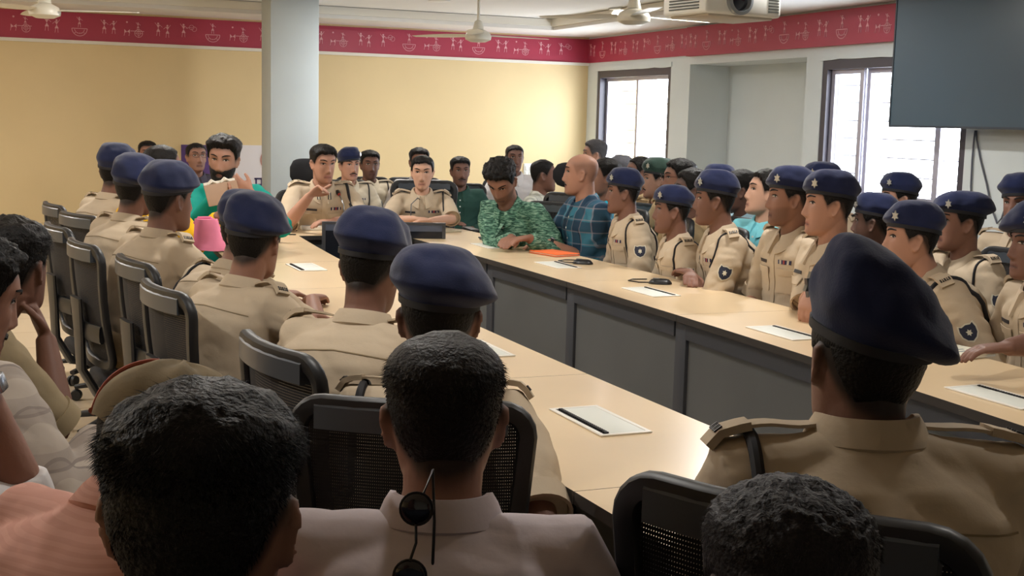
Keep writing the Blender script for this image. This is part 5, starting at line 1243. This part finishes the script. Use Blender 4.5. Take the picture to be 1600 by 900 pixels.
MB().lathe([(0, h/2), (.022, h/2), (.022, tp_), (0, tp_)], (0, .03, 0), 16).lathe([(0, tp_-.012), (.07, tp_-.012), (.07, tp_), (0, tp_)], (0, .03, 0), 24).build('mount_pole', PW, e)
# television
tvy = on_x(1394, 100, XR-.2).y; tv = empty('television', (XR-.17, tvy-.71, 1.985)); tag(tv, 'large dark wall-mounted television hung across the window', 'television')
th = .93; tl = 1.42
fr = MB().box2((-.03, -tl/2, -th/2), (.03, tl/2, -th/2+.014)).box2((-.03, -tl/2, th/2-.014), (.03, tl/2, th/2)).box2((-.03, -tl/2, -th/2+.014), (.03, -tl/2+.014, th/2-.014)).box2((-.03, tl/2-.014, -th/2+.014), (.03, tl/2, th/2-.014))
fr.box2((-.015, -tl/2+.014, -th/2+.014), (.03, tl/2-.014, th/2-.014)); fr.build('frame', mat('tv_frame', (58, 66, 76), .4), tv, False)
MB().box2((-.026, -tl/2+.014, -th/2+.014), (-.016, tl/2-.014, th/2-.014)).build('screen', mat('tv_screen_glare', (62, 84, 100), .32, spec=.7), tv, False)  # screen base colour lightened to carry the room's reflection and glare
MB().box2((.03, -.25, -.2), (.10, .25, .2)).box2((.10, -.10, -.75 if False else -.2), (.168, .10, .52)).build('mount_arm', BLK, tv, False)
def cable(label, pts, r=.006):
    o = MB().tube(pts, r, n=8).build('cable', mat('cable_grey', (92, 96, 108), .5), None, True, 0); tag(o, label, 'cable'); return o
xw = XR-.012
q = [on_x(px, py, xw) for px, py in ((1524, 204), (1522, 215), (1519, 250), (1517, 290), (1517, 330), (1520, 370))]
cable('grey cable hanging straight down the white wall below the television', q)
q = [on_x(px, py, xw) for px, py in ((1525, 204), (1526, 218), (1532, 250), (1541, 285), (1549, 325), (1558, 349), (1565, 341), (1572, 320), (1580, 318))]
cable('grey cable looping down the white wall to a low hook', q)
# wall posters and switch
PUR = mat('poster_purple', (84, 58, 116), .6, var=.25, vscale=9); PWH = mat('poster_white', (226, 222, 226), .6); PT = mat('poster_print', (62, 50, 96), .6); PR = mat('poster_rose', (196, 148, 140), .6)
ps = empty('poster', (0, YB-.006, 0)); tag(ps, 'purple and white printed banner hung on the yellow wall behind the eyeglass wearer', 'poster')
a = on_y(283, 226, YB-.008); b_ = on_y(338, 226, YB-.008); c_ = on_y(470, 300, YB-.008)
zb = .72
MB().box2((a.x, -.004, zb), (b_.x, .004, a.z)).build('purple_panel', PUR, ps, False); MB().box2((b_.x, -.004, zb), (c_.x, .004, a.z+.005)).build('white_panel', PWH, ps, False)
gl = MB(); k0 = on_y(404, 278, YB-.02); k1 = on_y(422, 296, YB-.02)
zt = k0.z; zl = k1.z; xx = k0.x-.03
gl.box2((xx-.01, -.009, zt-.016), (xx+.20, -.0045, zt)); 
gl.box2((xx+.055, -.009, zl-.02), (xx+.073, -.0045, zt)); gl.box2((xx+.105, -.009, zl-.02), (xx+.123, -.0045, zt)); gl.box2((xx+.0, -.009, zt-.075), (xx+.055, -.0045, zt-.06)); gl.box2((xx+.0, -.009, zt-.075), (xx+.015, -.0045, zt)); gl.box2((xx+.155, -.009, zl-.02), (xx+.173, -.0045, zt))
gl.build('lettering', PT, ps, False)
ar = MB(); ac = on_y(421, 250, YB-.02)
ar.tube([(ac.x+.075*math.cos(t), -.007, ac.z+.085*math.sin(t)) for t in np.linspace(rad(100), rad(235), 16)], [(.003, .016)]*16, n=8, up=(0, 1, 0)); ar.build('curved_arrow', PR, ps)
sw = empty('switch_plate', (on_y(825, 267, YB).x, YB-.001, on_y(825, 267, YB).z)); tag(sw, 'white switch plate on the yellow wall beside the person in white', 'switch')
MB().box((0, -.006, 0), (.11, .012, .16), None, .004).build('plate', PW, sw)
for x, z in ((-.022, .03), (.022, .03), (-.022, -.03), (.022, -.03)): MB().box((x, -.014, z), (.03, .008, .045), None, .002).build('rocker', mat('rocker_white', (236, 236, 230), .3), sw)
# ================================================================ light
w = bpy.data.worlds.new('world'); bpy.context.scene.world = w; w.use_nodes = True
bg = w.node_tree.nodes['Background']; bg.inputs[0].default_value = (.90, .95, 1.0, 1); bg.inputs[1].default_value = SKY
for n_, ww in ((1, W1), (2, W2)):
    ld = bpy.data.lights.new('window_portal', 'AREA'); ld.shape = 'RECTANGLE'; ld.size = ww[3]-ww[2]; ld.size_y = ww[1]-ww[0]; ld.cycles.is_portal = True
    lo = bpy.data.objects.new('window_portal', ld); C.objects.link(lo); lo.location = (XR+TH+.05, (ww[0]+ww[1])/2, (ww[2]+ww[3])/2); lo.rotation_euler = (0, PI/2, 0)
sc = bpy.context.scene
sc.view_settings.view_transform = 'Standard'; sc.view_settings.look = 'None'; sc.view_settings.gamma = 1; sc.view_settings.use_curve_mapping = False; sc.view_settings.exposure = EXPO
sc.cycles.use_denoising = True; sc.cycles.max_bounces = 8; sc.cycles.diffuse_bounces = 4; sc.cycles.transparent_max_bounces = 16; sc.cycles.sample_clamp_indirect = 6; sc.cycles.caustics_reflective = False; sc.cycles.caustics_refractive = False

if DEBUG:
    for w_, b_, h_, l1, l2 in DBG: print('DBG', w_, [round(v, 2) for v in b_], 'hip', round(h_, 2), 'Lt', round(l1, 2), round(l2, 2))
    for i in range(len(DBG)):
        for j in range(i):
            d = (DBG[i][1]-DBG[j][1]).length
            if d < .44: print('CLOSE', round(d, 2), DBG[i][0], '|', DBG[j][0])
    for o in bpy.data.objects:
        if 'label' in o and len(o['label'].split()) > 16: print('LONG', len(o['label'].split()), o['label'])
